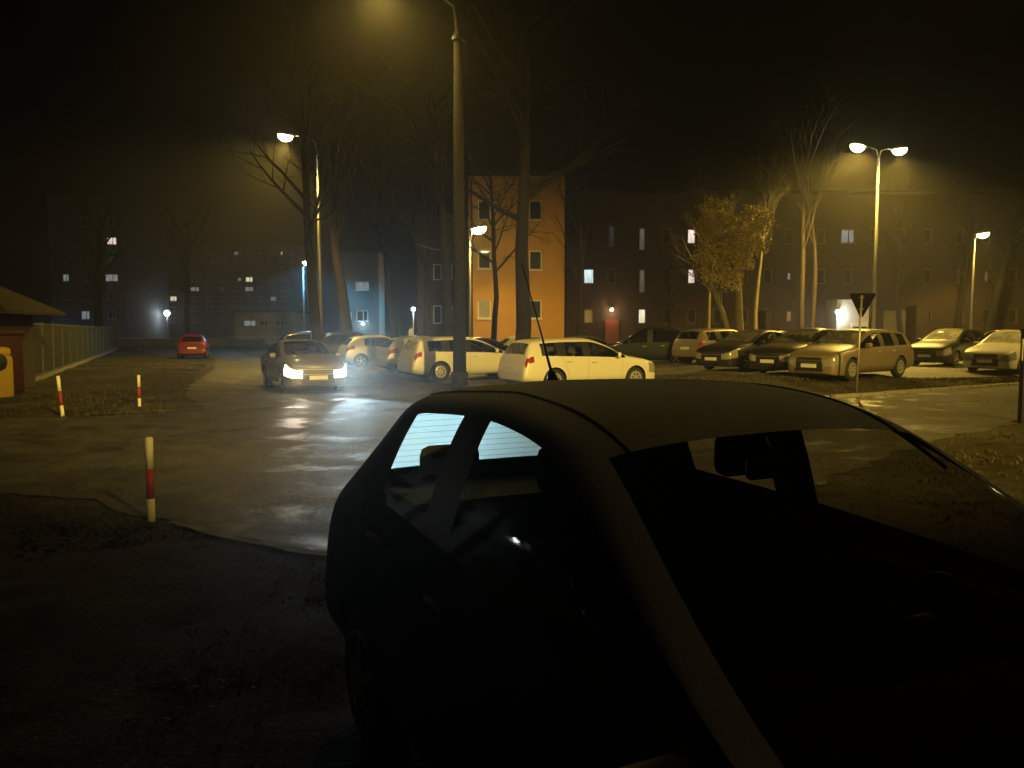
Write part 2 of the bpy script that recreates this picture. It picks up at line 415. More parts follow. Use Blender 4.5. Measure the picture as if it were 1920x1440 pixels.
# ------------------------------------------------------------------ trees
def tree(name, base, h, r, lean, label, mt, seed, levels=4, crown_from=.35, spread=.55, nb=9, leaf=0, group='bare trees', twin=False, drop=0.0):
    q = random.Random(seed); root = thing(name, base, 0, label, 'tree', group)
    tm, cm = MB(), MB(); tips = []
    def grow(m, p, d, L, rad, lev):
        n = 5 if lev > 0 else 9; pts = [p.copy()]; rr = [rad]; dd = d.copy()
        for i in range(n):
            wb_ = .10 if lev else .045
            dd = (dd + Vector((q.gauss(0, wb_), q.gauss(0, wb_), q.gauss(0, .05) + (.05 if lev else .0) - drop * (lev > 1)))).normalized()
            pts.append(pts[-1] + dd * (L / n)); rr.append(rad * (1 - .78 * (i + 1) / n) if lev else rad * (1 - .62 * (i + 1) / n))
        m.tube(pts, rr, 10 if lev == 0 else (6 if lev == 1 else 4), cap=False)
        tips.append(pts[-1])
        if lev >= levels: return
        k = nb if lev == 0 else q.randint(3, 5)
        for j in range(k):
            t = crown_from + (1 - crown_from) * (j + q.random()) / k if lev == 0 else .25 + .75 * (j + q.random()) / k
            i = min(n - 1, int(t * n)); fr = t * n - i; a = pts[i].lerp(pts[i + 1], fr)
            az = q.uniform(0, 6.28); ax = (pts[i + 1] - pts[i]).normalized()
            side = Vector((math.cos(az), math.sin(az), 0)); side = (side - ax * side.dot(ax)).normalized()
            sp = spread * q.uniform(.8, 1.35)
            nd = (ax * math.cos(sp) + side * math.sin(sp)).normalized()
            grow(cm, a, nd, L * q.uniform(.38, .58) * (1 - .35 * t if lev == 0 else 1), max(.006, (rr[i] * (1 - fr) + rr[i + 1] * fr) * q.uniform(.45, .62)), lev + 1)
    d0 = Vector((lean[0], lean[1], 1)).normalized()
    # flared foot
    tm.tube([(0, 0, -.15), (lean[0] * .2, lean[1] * .2, .12), (lean[0] * .5, lean[1] * .5, .5)], [r * 1.5, r * 1.22, r * 1.02], 10, cap=False)
    grow(tm, Vector((lean[0] * .5, lean[1] * .5, .48)), d0, h, r, 0)
    if twin: grow(tm, Vector((-.25, 0, -.1)), Vector((lean[0] - .10, lean[1], 1)).normalized(), h * .9, r * .8, 0)
    tm.build('trunk', mt, root, True); cr = cm.build('crown', mt, root, True)
    if leaf:
        v, f = [], []
        cand = [t for t in tips if t.z > h * .5 and math.hypot(t.x - lean[0] * h, t.y) < 2.1]; cand = q.sample(cand, int(len(cand) * .45))
        for k in range(leaf):
            c = q.choice(cand) + Vector((q.gauss(0, .15), q.gauss(0, .15), q.gauss(0, .11)))
            a = Vector((q.gauss(0, 1), q.gauss(0, 1), q.gauss(0, 1))).normalized(); b = a.cross(Vector((q.gauss(0, 1), q.gauss(0, 1), q.gauss(0, 1)))).normalized(); s = q.uniform(.05, .10); n = len(v)
            v += [tuple(c - a * s), tuple(c + b * s * .6), tuple(c + a * s), tuple(c - b * s * .6)]; f.append((n, n + 1, n + 2, n + 3))
        mobj('foliage', v, f, M['leaf'], root)
    return root

def gpos(px, Y, z=None):
    x = (px - 960) / F * (Y * math.cos(PITCH) + 0.1); return Vector((x, Y, raise_(x, Y) if z is None else z))

tree('bare_tree', gpos(597, 36.5), 11.5, .25, (.0, 0), 'tall bare tree in front of the sodium lamp, branches reaching under its light', M['bark'], 11, nb=11, crown_from=.42, spread=.8)
tree('bare_tree', gpos(655, 50), 12, .38, (-.03, 0), 'thick bare tree with a bent trunk behind the dark blue van', M['bark'], 12, nb=8, crown_from=.5)
tree('bare_tree', gpos(838, 36), 12, .24, (.03, 0), 'slim bare tree right behind the concrete lamp pole', M['bark'], 13, nb=7, crown_from=.55)
tree('bare_tree', gpos(978, 32), 13, .34, (0, 0), 'thickest black tree trunk in front of the orange wall', M['bark'], 14, nb=9, crown_from=.36, spread=.9)
tree('bare_tree', gpos(922, 39), 8.5, .16, (.07, 0), 'thin leaning tree with drooping twigs in front of the orange wall', M['bark'], 15, nb=12, crown_from=.45, spread=.8, drop=.13)
tree('bare_tree', gpos(1082, 43), 9.5, .15, (.05, 0), 'thin leaning tree before the corner of the brown block', M['bark'], 16, nb=8)
tree('leafy_tree', gpos(1388, 39), 5.2, .22, (-.06, 0), 'pale twin-trunked tree still holding golden leaves under the double lamp', M['bark_pale'], 18, nb=10, crown_from=.55, spread=.6, leaf=9000, group=None, twin=True)
tree('bare_tree', gpos(1325, 46), 8, .17, (.02, 0), 'short pale trunk beside the golden-leaved tree', M['bark_pale'], 19, nb=6)
tree('bare_tree', gpos(1413, 48), 9, .15, (0, 0), 'slim pale trunk between the golden-leaved tree and the double lamp', M['bark_pale'], 20, nb=6, crown_from=.5)
tree('bare_tree', gpos(1500, 47), 11, .17, (.01, 0), 'pale straight trunk, one of a close pair near the double lamp', M['bark_mid'], 21, nb=7, crown_from=.5)
tree('bare_tree', gpos(1520, 49), 11, .15, (.01, 0), 'slightly thinner grey trunk right behind its twin near the double lamp', M['bark_mid'], 22, nb=7, crown_from=.5)
tree('bare_tree', gpos(1790, 58), 9, .26, (-.02, 0), 'dark bare tree beside the single far lamp', M['bark'], 23, nb=9, crown_from=.35, spread=.5)
tree('bare_tree', gpos(1852, 57), 10, .34, (.01, 0), 'dark broad tree with boughs across the single far lamp', M['bark'], 24, nb=11, crown_from=.35, spread=.6)
tree('bare_tree', gpos(1690, 55), 9, .2, (0, 0), 'dim bare tree behind the champagne estate car', M['bark'], 25, nb=8)
tree('bare_tree', gpos(350, 88), 13, .34, (0, 0), 'black tree before the distant grey block', M['bark'], 26, nb=8, levels=3)
tree('bare_tree', gpos(188, 82), 13, .42, (.02, 0), 'black tree in front of the far tower block', M['bark'], 27, nb=8, levels=3)
tree('bare_tree', gpos(800, 47), 11, .2, (0, 0), 'dim bare tree beside the recessed dark house wall', M['bark'], 28, nb=8)
tree('bare_tree', gpos(740, 58), 12, .26, (.01, 0), 'shadowed bare tree beside the corner of the grey house', M['bark'], 29, nb=8, levels=3)

def conifer(base, h, r, seed):
    q = random.Random(seed); root = thing('conifer', base, 0, 'dark bushy conifer before the brown block', 'tree')
    MB().tube([(0, 0, -.1), (0, 0, h * .5), (0, 0, h * .96)], [.12, .08, .02], 8).build('trunk', M['bark'], root, True)
    v, f = [], []
    for k in range(9000):
        t = q.random() ** .8; z = .3 + t * (h - .3); rr = r * (1 - t) ** .7 * math.sqrt(q.random()) * (1 + .25 * math.sin(z * 7)); a = q.uniform(0, 6.28)
        c = Vector((rr * math.cos(a), rr * math.sin(a), z)); d = Vector((math.cos(a), math.sin(a), q.uniform(-.5, .3))).normalized() * q.uniform(.08, .2)
        s = d.cross(Vector((0, 0, 1))).normalized() * .02; n = len(v); v += [tuple(c - s), tuple(c + s), tuple(c + d)]; f.append((n, n + 1, n + 2))
    mobj('crown', v, f, M['needle'], root)
conifer(gpos(1255, 50), 6.2, 1.5, 5)

# ------------------------------------------------------------------ buildings
M['lit'] = [emat('window_light_white', (.95, .93, .85), 1.4, .45), emat('window_light_pink', (1, .80, .68), 1.3, .45), emat('window_light_cool', (.72, .95, .95), 1.3, .5),
            emat('window_light_dim', (.75, .68, .42), .16, .5), emat('window_light_yellow', (1, .90, .60), 1.2, .4), emat('window_light_red', (1, .42, .34), .7, .5),
            emat('window_light_faint', (.6, .55, .5), .05, .6), emat('window_light_grey', (.75, .80, .82), .35, .5), emat('window_light_orange', (1, .5, .2), .35, .4)]

def facade(root, x0, x1, yf, z1, wins, m, depth, z0=-.3, base=(0, 0, 0), frame_w=.07, name='wall', frm='white_frame'):
    """front wall with real openings facing -y, side/back walls and flat roof; wins: (xc, zc, w, h, kind)"""
    bx, by, bz = base; wb = MB(); xs = sorted({x0, x1, *[c - w / 2 for c, _, w, _, _ in wins], *[c + w / 2 for c, _, w, _, _ in wins]})
    zs = sorted({z0, z1, *[c - h / 2 for _, c, _, h, _ in wins], *[c + h / 2 for _, c, _, h, _ in wins]})
    rects = [(c - w / 2, c + w / 2, d - h / 2, d + h / 2) for c, d, w, h, _ in wins]
    idx = {}
    def vid(x, z):
        k = (round(x, 4), round(z, 4))
        if k not in idx: idx[k] = len(wb.v); wb.v.append((x - bx, yf - by, z - bz))
        return idx[k]
    for i in range(len(xs) - 1):
        for j in range(len(zs) - 1):
            cx, cz = (xs[i] + xs[i + 1]) / 2, (zs[j] + zs[j + 1]) / 2
            if any(a < cx < b and c < cz < d for a, b, c, d in rects): continue
            wb.f.append((vid(xs[i], zs[j]), vid(xs[i + 1], zs[j]), vid(xs[i + 1], zs[j + 1]), vid(xs[i], zs[j + 1])))
    rd = .16
    for a, b, c, d in rects:
        p = [(a, c), (b, c), (b, d), (a, d)]
        for k in range(4):
            (ax, az), (ex, ez) = p[k], p[(k + 1) % 4]
            wb.quad((ax - bx, yf - by, az - bz), (ex - bx, yf - by, ez - bz), (ex - bx, yf + rd - by, ez - bz), (ax - bx, yf + rd - by, az - bz))
    X0, X1, Y0, Y1 = x0 - bx, x1 - bx, yf - by, yf + depth - by
    wb.quad((X0, Y1, z0), (X0, Y0, z0), (X0, Y0, z1), (X0, Y1, z1)); wb.quad((X1, Y0, z0), (X1, Y1, z0), (X1, Y1, z1), (X1, Y0, z1)); wb.quad((X1, Y1, z0), (X0, Y1, z0), (X0, Y1, z1), (X1, Y1, z1))
    wb.build(name, m, root)
    rb = MB(); rb.box(((X0 + X1) / 2, (Y0 + Y1) / 2, z1 + .11), (X1 - X0 + .5, Y1 - Y0 + .5, .22)); rb.build('roof', M['roof'], root)
    for xc, zc, wd, ht, kind in wins:
        fr = MB(); fw = frame_w; Y = rd - .06
        for s in (-1, 1):
            fr.box((s * (wd / 2 - fw / 2), Y, 0), (fw, .06, ht)); fr.box((0, Y, s * (ht / 2 - fw / 2)), (wd - 2 * fw, .06, fw))
        if wd > .8: fr.box((wd * .08, Y + .003, 0), (fw * .9, .05, ht - 2 * fw))
        if ht > 1.8: fr.box((0, Y + .006, ht * -.12), (wd - 2 * fw, .045, fw))
        wo = fr.build('window', M[frm], root); wo.location = (xc - bx, yf - by, zc - bz)
        pm = M['pane'] if kind is None else (M['pane_blind'] if kind == 'b' else M['lit'][kind])
        MB().quad((-wd / 2, rd - .03, -ht / 2), (wd / 2, rd - .03, -ht / 2), (wd / 2, rd - .03, ht / 2), (-wd / 2, rd - .03, ht / 2)).build('pane', pm, wo)
        if wd > .7 and kind != 'n':
            sl = MB().box((0, -.04, -ht / 2 - .025), (wd + .14, .12, .045)).build('sill', M[frm], wo)

def wpx(px, py, w, h, kind, Y):
    p = at(px, py, Y); return (p.x, p.z, w * Y / F, h * Y / F, kind)

# orange gable house
YA = 46; a0, a1 = at(879, 600, YA).x, at(1058, 600, YA).x
rA = thing('orange_house', ((a0 + a1) / 2, YA, 0), 0, 'orange plastered three-storey house end lit by a sodium lamp', 'building')
facade(rA, a0, a1, YA, 10.4, [wpx(908, 580, 25, 35, 'b', YA), wpx(1003, 580, 25, 35, None, YA), wpx(908, 486, 24, 36, None, YA), wpx(1004, 488, 24, 36, None, YA), wpx(1004, 394, 24, 36, None, YA), wpx(908, 394, 24, 36, None, YA)], M['orange'], 14, base=((a0 + a1) / 2, YA, 0))
MB().tube([(at(885, 600, YA).x - (a0 + a1) / 2, -.08, .1), (at(885, 600, YA).x - (a0 + a1) / 2, -.08, 10.2)], .05, 8).build('downpipe', M['dark_metal'], rA, True)
# brown long block
YB = 58; b0, b1 = at(1061, 600, YB).x, 52
cols = [1104, 1147, 1204, 1250, 1297, 1345, 1395, 1440, 1480, 1540, 1590, 1640, 1690, 1740, 1800, 1850, 1900]
spec = {(0, 0): ('b', 18, 26), (0, 1): (2, 20, 28), (1, 0): None, (1, 2): (6, 12, 40), (2, 0): (4, 15, 28), (2, 1): (3, 12, 44), (2, 2): (3, 12, 42), (4, 2): (1, 16, 28), (4, 1): (1, 15, 28), (8, 1): (7, 8, 15),
        (10, 2): (7, 26, 26), (8, 0): (8, 10, 20), (9, 0): None, (10, 0): None, (14, 1): (6, 12, 26), (15, 1): (3, 8, 20), (12, 1): (6, 12, 24), (11, 1): (6, 10, 22)}
winB = []
for i, px in enumerate(cols):
    for j, py in enumerate((593, 518, 443)):
        s = spec.get((i, j), (None, 16, 28))
        if (i, j) == (2, 1): py = 527
        if (i, j) == (2, 2): py = 448
        if s: winB.append(wpx(px, py, s[1], s[2], s[0], YB))
rB = thing('brown_block', ((b0 + b1) / 2, YB, 0), 0, 'long dark brown three-storey housing block behind the car park', 'building')
facade(rB, b0, b1, YB, 11.4, winB, M['brown'], 11, base=((b0 + b1) / 2, YB, 0), frm='brown_frame')
def loc(root, p): return Vector(p) - root.location
def part_box(root, name, c, d, m): return MB().box(loc(root, c), d).build(name, m, root)
dp = at(1147, 625, YB); part_box(rB, 'door', (dp.x, YB - .06, 1.35), (1.0, .12, 2.3), mat('red_door', (.16, .03, .025), .5))
e0, e1 = at(1548, 600, YB).x, at(1606, 600, YB).x
part_box(rB, 'porch', ((e0 + e1) / 2, YB - 1.0, 1.9), (e1 - e0, 1.99, 3.9), M['pale_wall'])
pd = part_box(rB, 'door', ((e0 + e1) / 2 + .45, YB - 2.03, 1.15), (1.15, .08, 2.2), M['white_frame'])
for dx in (-.27, .27):
    for zz in (.72, 1.62):
        part_box(rB, 'door_pane', ((e0 + e1) / 2 + .45 + dx, YB - 2.085, zz), (.44, .03, .72), M['pane'])
for px0, px1, hh, m in ((1700, 1722, 3.6, 'brown'), (1640, 1680, 3.2, 'grey_wall'), (1424, 1434, 3.2, 'brown')):
    q0, q1 = at(px0, 600, YB).x, at(px1, 600, YB).x
    part_box(rB, 'stair_wall', ((q0 + q1) / 2, YB - .7, hh / 2 - .1), (q1 - q0, 1.39, hh), M[m])
# recessed dark house, between grey house and orange house
YC = 54; c0, c1 = at(782, 600, YC).x, at(876, 600, YC).x
rC = thing('shadowed_house', ((c0 + c1) / 2, YC, 0), 0, 'unlit grey-brown house set back behind the concrete lamp pole', 'building')
facade(rC, c0, c1, YC, 9.2, [wpx(820, 590, 16, 34, None, YC), wpx(820, 510, 16, 30, None, YC), wpx(855, 590, 18, 30, None, YC), wpx(855, 510, 18, 30, None, YC)], M['brown'], 12, base=((c0 + c1) / 2, YC, 0))
# grey house with one lit window
YD = 70; d0, d1 = at(638, 600, YD).x, at(712, 600, YD).x
rD = thing('grey_house', ((d0 + d1) / 2, YD, 0), 0, 'grey house with a single lit window behind the parked van', 'building')
facade(rD, d0, d1, YD, 8.4, [wpx(679, 536, 26, 16, 7, YD), wpx(679, 592, 22, 20, None, YD), wpx(652, 597, 14, 22, 3, YD)], M['slate_wall'], 12, base=((d0 + d1) / 2, YD, 0))
part_box(rD, 'corner_pier', (d1 + .25, YD - .2, 4.1), (.48, .4, 8.5), M['pale_wall'])
# far tower
YE = 110; t0, t1 = at(96, 600, YE).x, at(236, 600, YE).x
def gridwin(pxs, pys, w, h, lit, Y, skip=()):
    out = []
    for i, px in enumerate(pxs):
        for j, py in enumerate(pys):
            if (i, j) in skip: continue
            k = lit.get((i, j)); out.append(wpx(px, py, *(k[1:] if isinstance(k, tuple) else (w, h)), (k[0] if isinstance(k, tuple) else k), Y))
    return out
rE = thing('far_tower', ((t0 + t1) / 2, YE, 0), 0, 'dark far tower block with a few lit windows beyond the sheet fence', 'building')
facade(rE, t0, t1, YE, 20, gridwin([123, 160, 209], [591, 556, 521, 486, 452, 417], 16, 14, {(0, 2): (7, 12, 14), (1, 0): (7, 16, 16), (2, 2): (7, 24, 14), (2, 4): (1, 18, 14), (2, 3): (6, 8, 10)}, YE), M['grey_wall'], 14, base=((t0 + t1) / 2, YE, 0))
part_box(rE, 'balcony', (at(217, 600, YE).x, YE - .5, at(217, 537, YE).z), (.9, 1.0, 1.1), M['pale_wall'])
part_box(rE, 'balcony', (at(217, 600, YE).x, YE - .5, at(217, 467, YE).z), (.9, 1.0, 1.1), M['pale_wall'])
# far grey block
YF = 165; f0, f1 = at(272, 600, YF).x, at(545, 600, YF).x
pxs = [282, 302, 325, 365, 392, 415, 437, 449, 467, 488, 512, 532]; pys = [524, 542, 560, 580, 600]
rF = thing('far_block', ((f0 + f1) / 2, YF, 0), 0, 'long misty grey housing block with rows of small windows in the distance', 'building')
facade(rF, f0, f1, YF, 14.2, gridwin(pxs, pys, 11, 9, {(2, 2): (4, 13, 10), (3, 1): (7, 17, 9), (7, 0): (7, 7, 7), (8, 0): (4, 14, 10), (8, 1): (7, 16, 9), (10, 2): (7, 11, 9), (5, 1): (6, 10, 9), (0, 2): (8, 6, 9)}, YF), M['grey_wall'], 12, base=((f0 + f1) / 2, YF, 0), frame_w=.12)
# tower behind it
YG = 230; g0, g1 = at(385, 600, YG).x, at(560, 600, YG).x
rG = thing('distant_tower', ((g0 + g1) / 2, YG, 0), 0, 'faint distant tower rising behind the misty grey block', 'building')
facade(rG, g0, g1, YG, 26, gridwin([398, 423, 443, 466, 489, 507, 528, 548], [475, 490, 505], 8, 7, {(1, 2): (5, 16, 7), (2, 0): (7, 9, 7), (4, 0): (3, 4, 6), (6, 0): (4, 4, 7), (0, 2): (7, 4, 4), (1, 1): (3, 5, 5)}, YG), M['grey_wall'], 12, base=((g0 + g1) / 2, YG, 0), frame_w=.15)
# low pavilion with railing
YH = 98; h0, h1 = at(440, 600, YH).x, at(556, 600, YH).x
rH = thing('low_pavilion', ((h0 + h1) / 2, YH, 0), 0, 'low single-storey pavilion lit blue by the white street lamp', 'building')
facade(rH, h0, h1, YH, 3.9, [wpx(468, 606, 22, 11, 7, YH), wpx(494, 606, 16, 10, None, YH), wpx(524, 606, 16, 10, None, YH)], M['pale_wall'], 8, base=((h0 + h1) / 2, YH, 0))
rl = thing('railing', (at(490, 600, 93).x, 93, 0), 0, 'pale railing in front of the low pavilion', 'railing')
for k in range(14):
    MB().box((-3.9 + k * .6, 0, .5), (.09, .05, 1.1)).build('post', M['white_frame'], rl)
MB().box((0, -.045, 1.0), (8.2, .04, .08)).build('rail', M['white_frame'], rl); MB().box((0, -.045, .3), (8.2, .04, .08)).build('rail', M['white_frame'], rl)
# low wall far on the verge
lw = thing('low_wall', (-38, 88, 0), 0, 'low pale wall behind the red car', 'wall'); MB().box((0, 0, .35), (22, .25, .9)).build('wall', M['grey_wall'], lw); MB().box((0, 0, .84), (22.2, .4, .08)).build('coping', M['pale_wall'], lw)

# block across the side street, mirrored in the near car's windows
rI = thing('street_block', (-58, 40, 0), 0, 'grey housing block across the side street, mirrored in the near car windows', 'building')
facade(rI, -82, -34, 40, 11, [(-80 + 3.2 * i, 2.2 + 2.9 * j, 1.4, 1.4, 7 if (i * 5 + j * 3) % 11 == 0 else None) for i in range(15) for j in range(3)], M['pale_wall'], 12, base=(-58, 40, 0))
for k, (x, y) in enumerate(((-36, 29), (-41, 31), (-45, 28), (-50, 31), (-56, 29))):
    tree('bare_tree', Vector((x, y, 0)), 10, .3, (0, 0), 'bare street tree before the grey block across the side street', M['bark'], 60 + k, nb=5, levels=2, group='street trees across the side street')
# ------------------------------------------------------------------ lamps
def lamp_head(root, c, ang, lens, length=.95, light=None):
    """cobra-head luminaire pointing along ang (plan), lens below"""
    bm = bmesh.new(); bmesh.ops.create_uvsphere(bm, u_segments=20, v_segments=10, radius=.5)
    for v in bm.verts:
        v.co.x *= length; v.co.y *= .66 + .06 * v.co.x; v.co.z *= .26
        if v.co.z < -.02: v.co.z = -.02
    h = bobj('lamp_head', bm, M['galv'], root, True); h.location = c; h.rotation_euler = (0, R(-8), ang)
    bm = bmesh.new(); bmesh.ops.create_uvsphere(bm, u_segments=20, v_segments=10, radius=.5)
    for v in bm.verts:
        v.co.x = v.co.x * length * .84 + .04; v.co.y *= .56; v.co.z *= .62
        v.co.z -= .03
    bmesh.ops.delete(bm, geom=[v for v in bm.verts if v.co.z > -.02], context='VERTS')
    l = bobj('lamp_lens', bm, lens, h, True)
    if light:
        colr, P, cone, tilt = light
        ld = bpy.data.lights.new('lamp_light', 'SPOT'); ld.energy = P; ld.color = colr; ld.spot_size = R(cone); ld.spot_blend = .45; ld.shadow_soft_size = .16
        lo = bpy.data.objects.new('lamp_light', ld); link(lo, root); lo.location = Vector(c) + Vector((0, 0, -.40)); lo.rotation_euler = (0, R(-tilt), ang)

def street_lamp(label, base, height, arms, lens, light, pole_r=(.09, .05), mt='galv', group='street lamps', collar=False):
    root = thing('street_lamp', base, 0, label, 'street lamp', group)
    MB().tube([(0, 0, -.1), (0, 0, height * .5), (0, 0, height)], [pole_r[0], (pole_r[0] + pole_r[1]) / 2, pole_r[1]], 14).build('pole', M[mt], root, True)
    MB().tube([(0, 0, -.05), (0, 0, .5)], pole_r[0] * 1.25, 14).build('base', M[mt], root, True)
    for ang, reach, rise in arms:
        d = Vector((math.cos(ang), math.sin(ang), 0))
        pts = [Vector((0, 0, height - .3)), Vector((0, 0, height + rise * .5)) + d * .12, Vector((0, 0, height + rise * .9)) + d * reach * .5, Vector((0, 0, height + rise)) + d * reach]
        MB().tube(pts, [.045, .04, .036, .032], 10).build('arm', M['galv'], root, True)
        lamp_head(root, Vector((0, 0, height + rise)) + d * (reach + .3), ang, lens, light=light)
    if collar: MB().lathe([(pole_r[1] * .9, 0), (pole_r[1] + .06, .02), (pole_r[1] + .06, .12), (pole_r[1] * .9, .14)], 14, c=(0, 0, height - .25)).build('collar', M['dark_metal'], root)
    return root
LS = (SODIUM, LAMP_W * 1.5, 136, 12)
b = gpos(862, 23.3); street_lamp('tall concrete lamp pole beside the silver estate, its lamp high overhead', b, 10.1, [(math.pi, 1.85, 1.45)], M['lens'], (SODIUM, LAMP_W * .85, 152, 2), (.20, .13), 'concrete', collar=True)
b = gpos(602, 43); street_lamp('sodium lamp shining through the branches of the tall bare tree', b, 11.2, [(math.pi, 1.35, .75)], M['lens'], (SODIUM, LAMP_W * 7.5, 148, 26), (.12, .06))
b = gpos(882, 41.5); street_lamp('sodium lamp lighting the orange house wall', b, 6.5, [(R(-20), .15, .42)], M['lens'], (SODIUM, LAMP_W * .85, 146, 0), (.07, .045))
b = gpos(1636, 42.5); street_lamp('double-headed sodium lamp over the car park', b, 10.6, [(R(195), .95, .32), (R(10), .85, .28)], M['lens'], (SODIUM, LAMP_W * 5.6, 150, 10), (.10, .055))
b = gpos(1819, 53); street_lamp('single sodium lamp standing among bare trees by the brown block', b, 7.4, [(0, .2, .35)], M['lens'], LS, (.10, .055))
b = gpos(571, 66); street_lamp('white street lamp on a thin pole glowing blue in the mist', b, 6.9, [(R(0), .0, .45)], M['lens_white'], ((.16, .62, 1.0), LAMP_W * 2.6, 168, 0), (.09, .05))
b = gpos(-95, 92); street_lamp('white street lamp beyond the hut roof', b, 8.5, [(math.pi, .2, .6)], M['lens_white'], ((.12, .45, 1.0), LAMP_W * 4, 165, 0), (.09, .05))

b = Vector((9.5, -10, 0)); street_lamp('sodium lamp on the road behind the viewer', b, 10.0, [(R(75), .9, .6)], M['lens'], None, (.12, .06))
ld = bpy.data.lights.new('flood_light', 'SPOT'); ld.energy = LAMP_W * 48; ld.color = SODIUM; ld.spot_size = R(34); ld.spot_blend = .9; ld.shadow_soft_size = .16
lo = bpy.data.objects.new('flood_light', ld); link(lo, [o for o in col.objects if o.get('label') == 'sodium lamp on the road behind the viewer'][0]); lo.location = (.3, 1.45, 9.9); lo.scale = (1.8, 1, 1)
lo.rotation_euler = (Vector((-1.2, 24, .4)) - (b + lo.location)).to_track_quat('-Z', 'Y').to_euler()

b = Vector((26, 23.5, .3)); street_lamp('double-headed sodium lamp over the frosted cars by the side road', b, 10.6, [(R(195), .95, .32), (R(10), .85, .28)], M['lens'], (SODIUM, LAMP_W * 2.5, 150, 0), (.10, .055))
# unseen house behind the viewer, added to keep the flood light off the foreground
YV = -2.6
rV = thing('shading_house', (-2.5, YV, 0), 0, 'unseen two-storey grey house behind the viewer, added to shade the foreground', 'building')
MB().box((.3, -3.5, 2.45), (16, 6.98, 5.1)).build('wall', M['grey_wall'], rV); MB().box((.3, -3.5, 5.11), (16.6, 7.6, .22)).build('roof', M['roof'], rV)
for k in range(5):
    wo = MB().box((-5.6 + k * 2.8, .02, 1.7), (1.3, .06, 1.4)).build('window', M['white_frame'], rV); MB().box((-5.6 + k * 2.8, .055, 1.7), (1.14, .02, 1.24)).build('pane', M['pane'], wo)
    wo = MB().box((-5.6 + k * 2.8, .02, 3.9), (1.3, .06, 1.4)).build('window', M['white_frame'], rV); MB().box((-5.6 + k * 2.8, .055, 3.9), (1.14, .02, 1.24)).build('pane', M['pane'], wo)

def small_lamp(label, p, colr, P, lens, wall=False, r=.13):
    root = thing('wall_lamp' if wall else 'post_lamp', (p.x, p.y, p.z if wall else 0), 0, label, 'lamp', 'small lamps by the houses')
    z = 0 if wall else p.z
    if wall: MB().box((0, .12, .05), (.08, .2, .08)).build('bracket', M['dark_metal'], root)
    else: MB().tube([(0, 0, -.1), (0, 0, z)], [.05, .035], 10).build('pole', M['galv'], root, True)
    MB().lathe([(.02, .16), (r * 1.1, .12), (r * 1.1, .09), (.02, .09)], 14, c=(0, 0, z)).build('lamp_cap', M['dark_metal'], root)
    bm = bmesh.new(); bmesh.ops.create_uvsphere(bm, u_segments=14, v_segments=8, radius=r); bmesh.ops.translate(bm, vec=(0, 0, z - .02), verts=bm.verts)
    bobj('globe', bm, lens, root, True)
    ld = bpy.data.lights.new('lamp_light', 'POINT'); ld.energy = P; ld.color = colr; ld.shadow_soft_size = .1
    lo = bpy.data.objects.new('lamp_light', ld); link(lo, root); lo.location = (0, -.35 if wall else 0, z - r - .1)
small_lamp('white globe lamp on a pale post left of the shadowed house', at(775, 579, 50), WHITE, 45, M['lens_white'])
small_lamp('warm wall lamp over the red door of the brown block', at(1147, 580, YB - .25), (1, .62, .28), 70, M['lens_porch'], True)
small_lamp('white wall lamp on the pale porch of the brown block', at(1571, 584, YB - 2.2), (.8, .95, 1), 120, M['lens_white'], True, .17)
small_lamp('bright white lamp on a post before the misty grey block', at(313, 587, 120), WHITE, 260, M['lens_white'], False, .42)
small_lamp('little white lamp on a low post near the far tower', at(275, 603, 118), WHITE, 120, M['lens_white'], False, .24)
small_lamp('small bluish lamp at the foot of the grey house', at(680, 606, YD - .3), (.6, .9, 1), 40, M['lens_white'], True, .12)
small_lamp('tall white lamp before the entrance of the block across the side street', Vector((-40, 36, 4.2)), WHITE, 170, M['lens_white'], False, .3)
small_lamp('tall white lamp by the far corner of the block across the side street', Vector((-52, 36, 4.2)), WHITE, 170, M['lens_white'], False, .3)
# white sign post under the globe lamp
sp = thing('info_board', gpos(772, 50.4), 0, 'narrow pale board under the white globe lamp', 'sign'); MB().box((0, 0, .85), (.34, .08, 1.9)).build('board', M['pale_wall'], sp); MB().box((0, .06, .9), (.08, .03, 2.0)).build('post', M['galv'], sp)
# sagging cable lit by the sodium lamp
ca, cb = at(780, 457, 46), at(842, 470, 44)
tag(MB().tube([ca, ca.lerp(cb, .25) - Vector((0, 0, .06)), ca.lerp(cb, .5) - Vector((0, 0, .09)), ca.lerp(cb, .75) - Vector((0, 0, .06)), cb], .018, 6).build('overhead_cable', M['white_frame'], None, True), 'pale overhead cable strung from the shadowed house to the slim tree', 'cable')

# ------------------------------------------------------------------ posts, sign, fence, hut, bins
M['post_white'] = mat('post_white', (.78, .77, .72), .6, noise_s=12, vary=.25)
M['post_red'] = mat('post_red', (.30, .03, .024), .6, noise_s=12, vary=.3)
def bollard(label, p, h, tilt=(0, 0)):
    root = thing('striped_post', p, 0, label, 'post', 'red and white posts on the verge')
    root.rotation_euler = (tilt[0], tilt[1], 0)
    r = .034
    for z0, z1, m in ((-.1, h * .28, 'post_white'), (h * .28, h * .64, 'post_red'), (h * .64, h, 'post_white')):
        MB().tube([(0, 0, z0), (0, 0, z1)], r, 14).build('red_band' if m == 'post_red' else 'white_band', M[m], root, True)
    MB().lathe([(r * .99, 0), (r * .8, .012), (.001, .016)], 14, c=(0, 0, h)).build('cap', M['post_white'], root, True)
bollard('nearest red and white striped post at the corner of the dirt verge', (-3.22, 7.08, 0), .745)
bollard('leaning striped post on the far verge near the yellow bin', (-8.9, 15.85, 0), .80, (0, R(-5)))
bollard('striped post beside the dark patch on the far verge', (-8.33, 17.9, 0), .70)

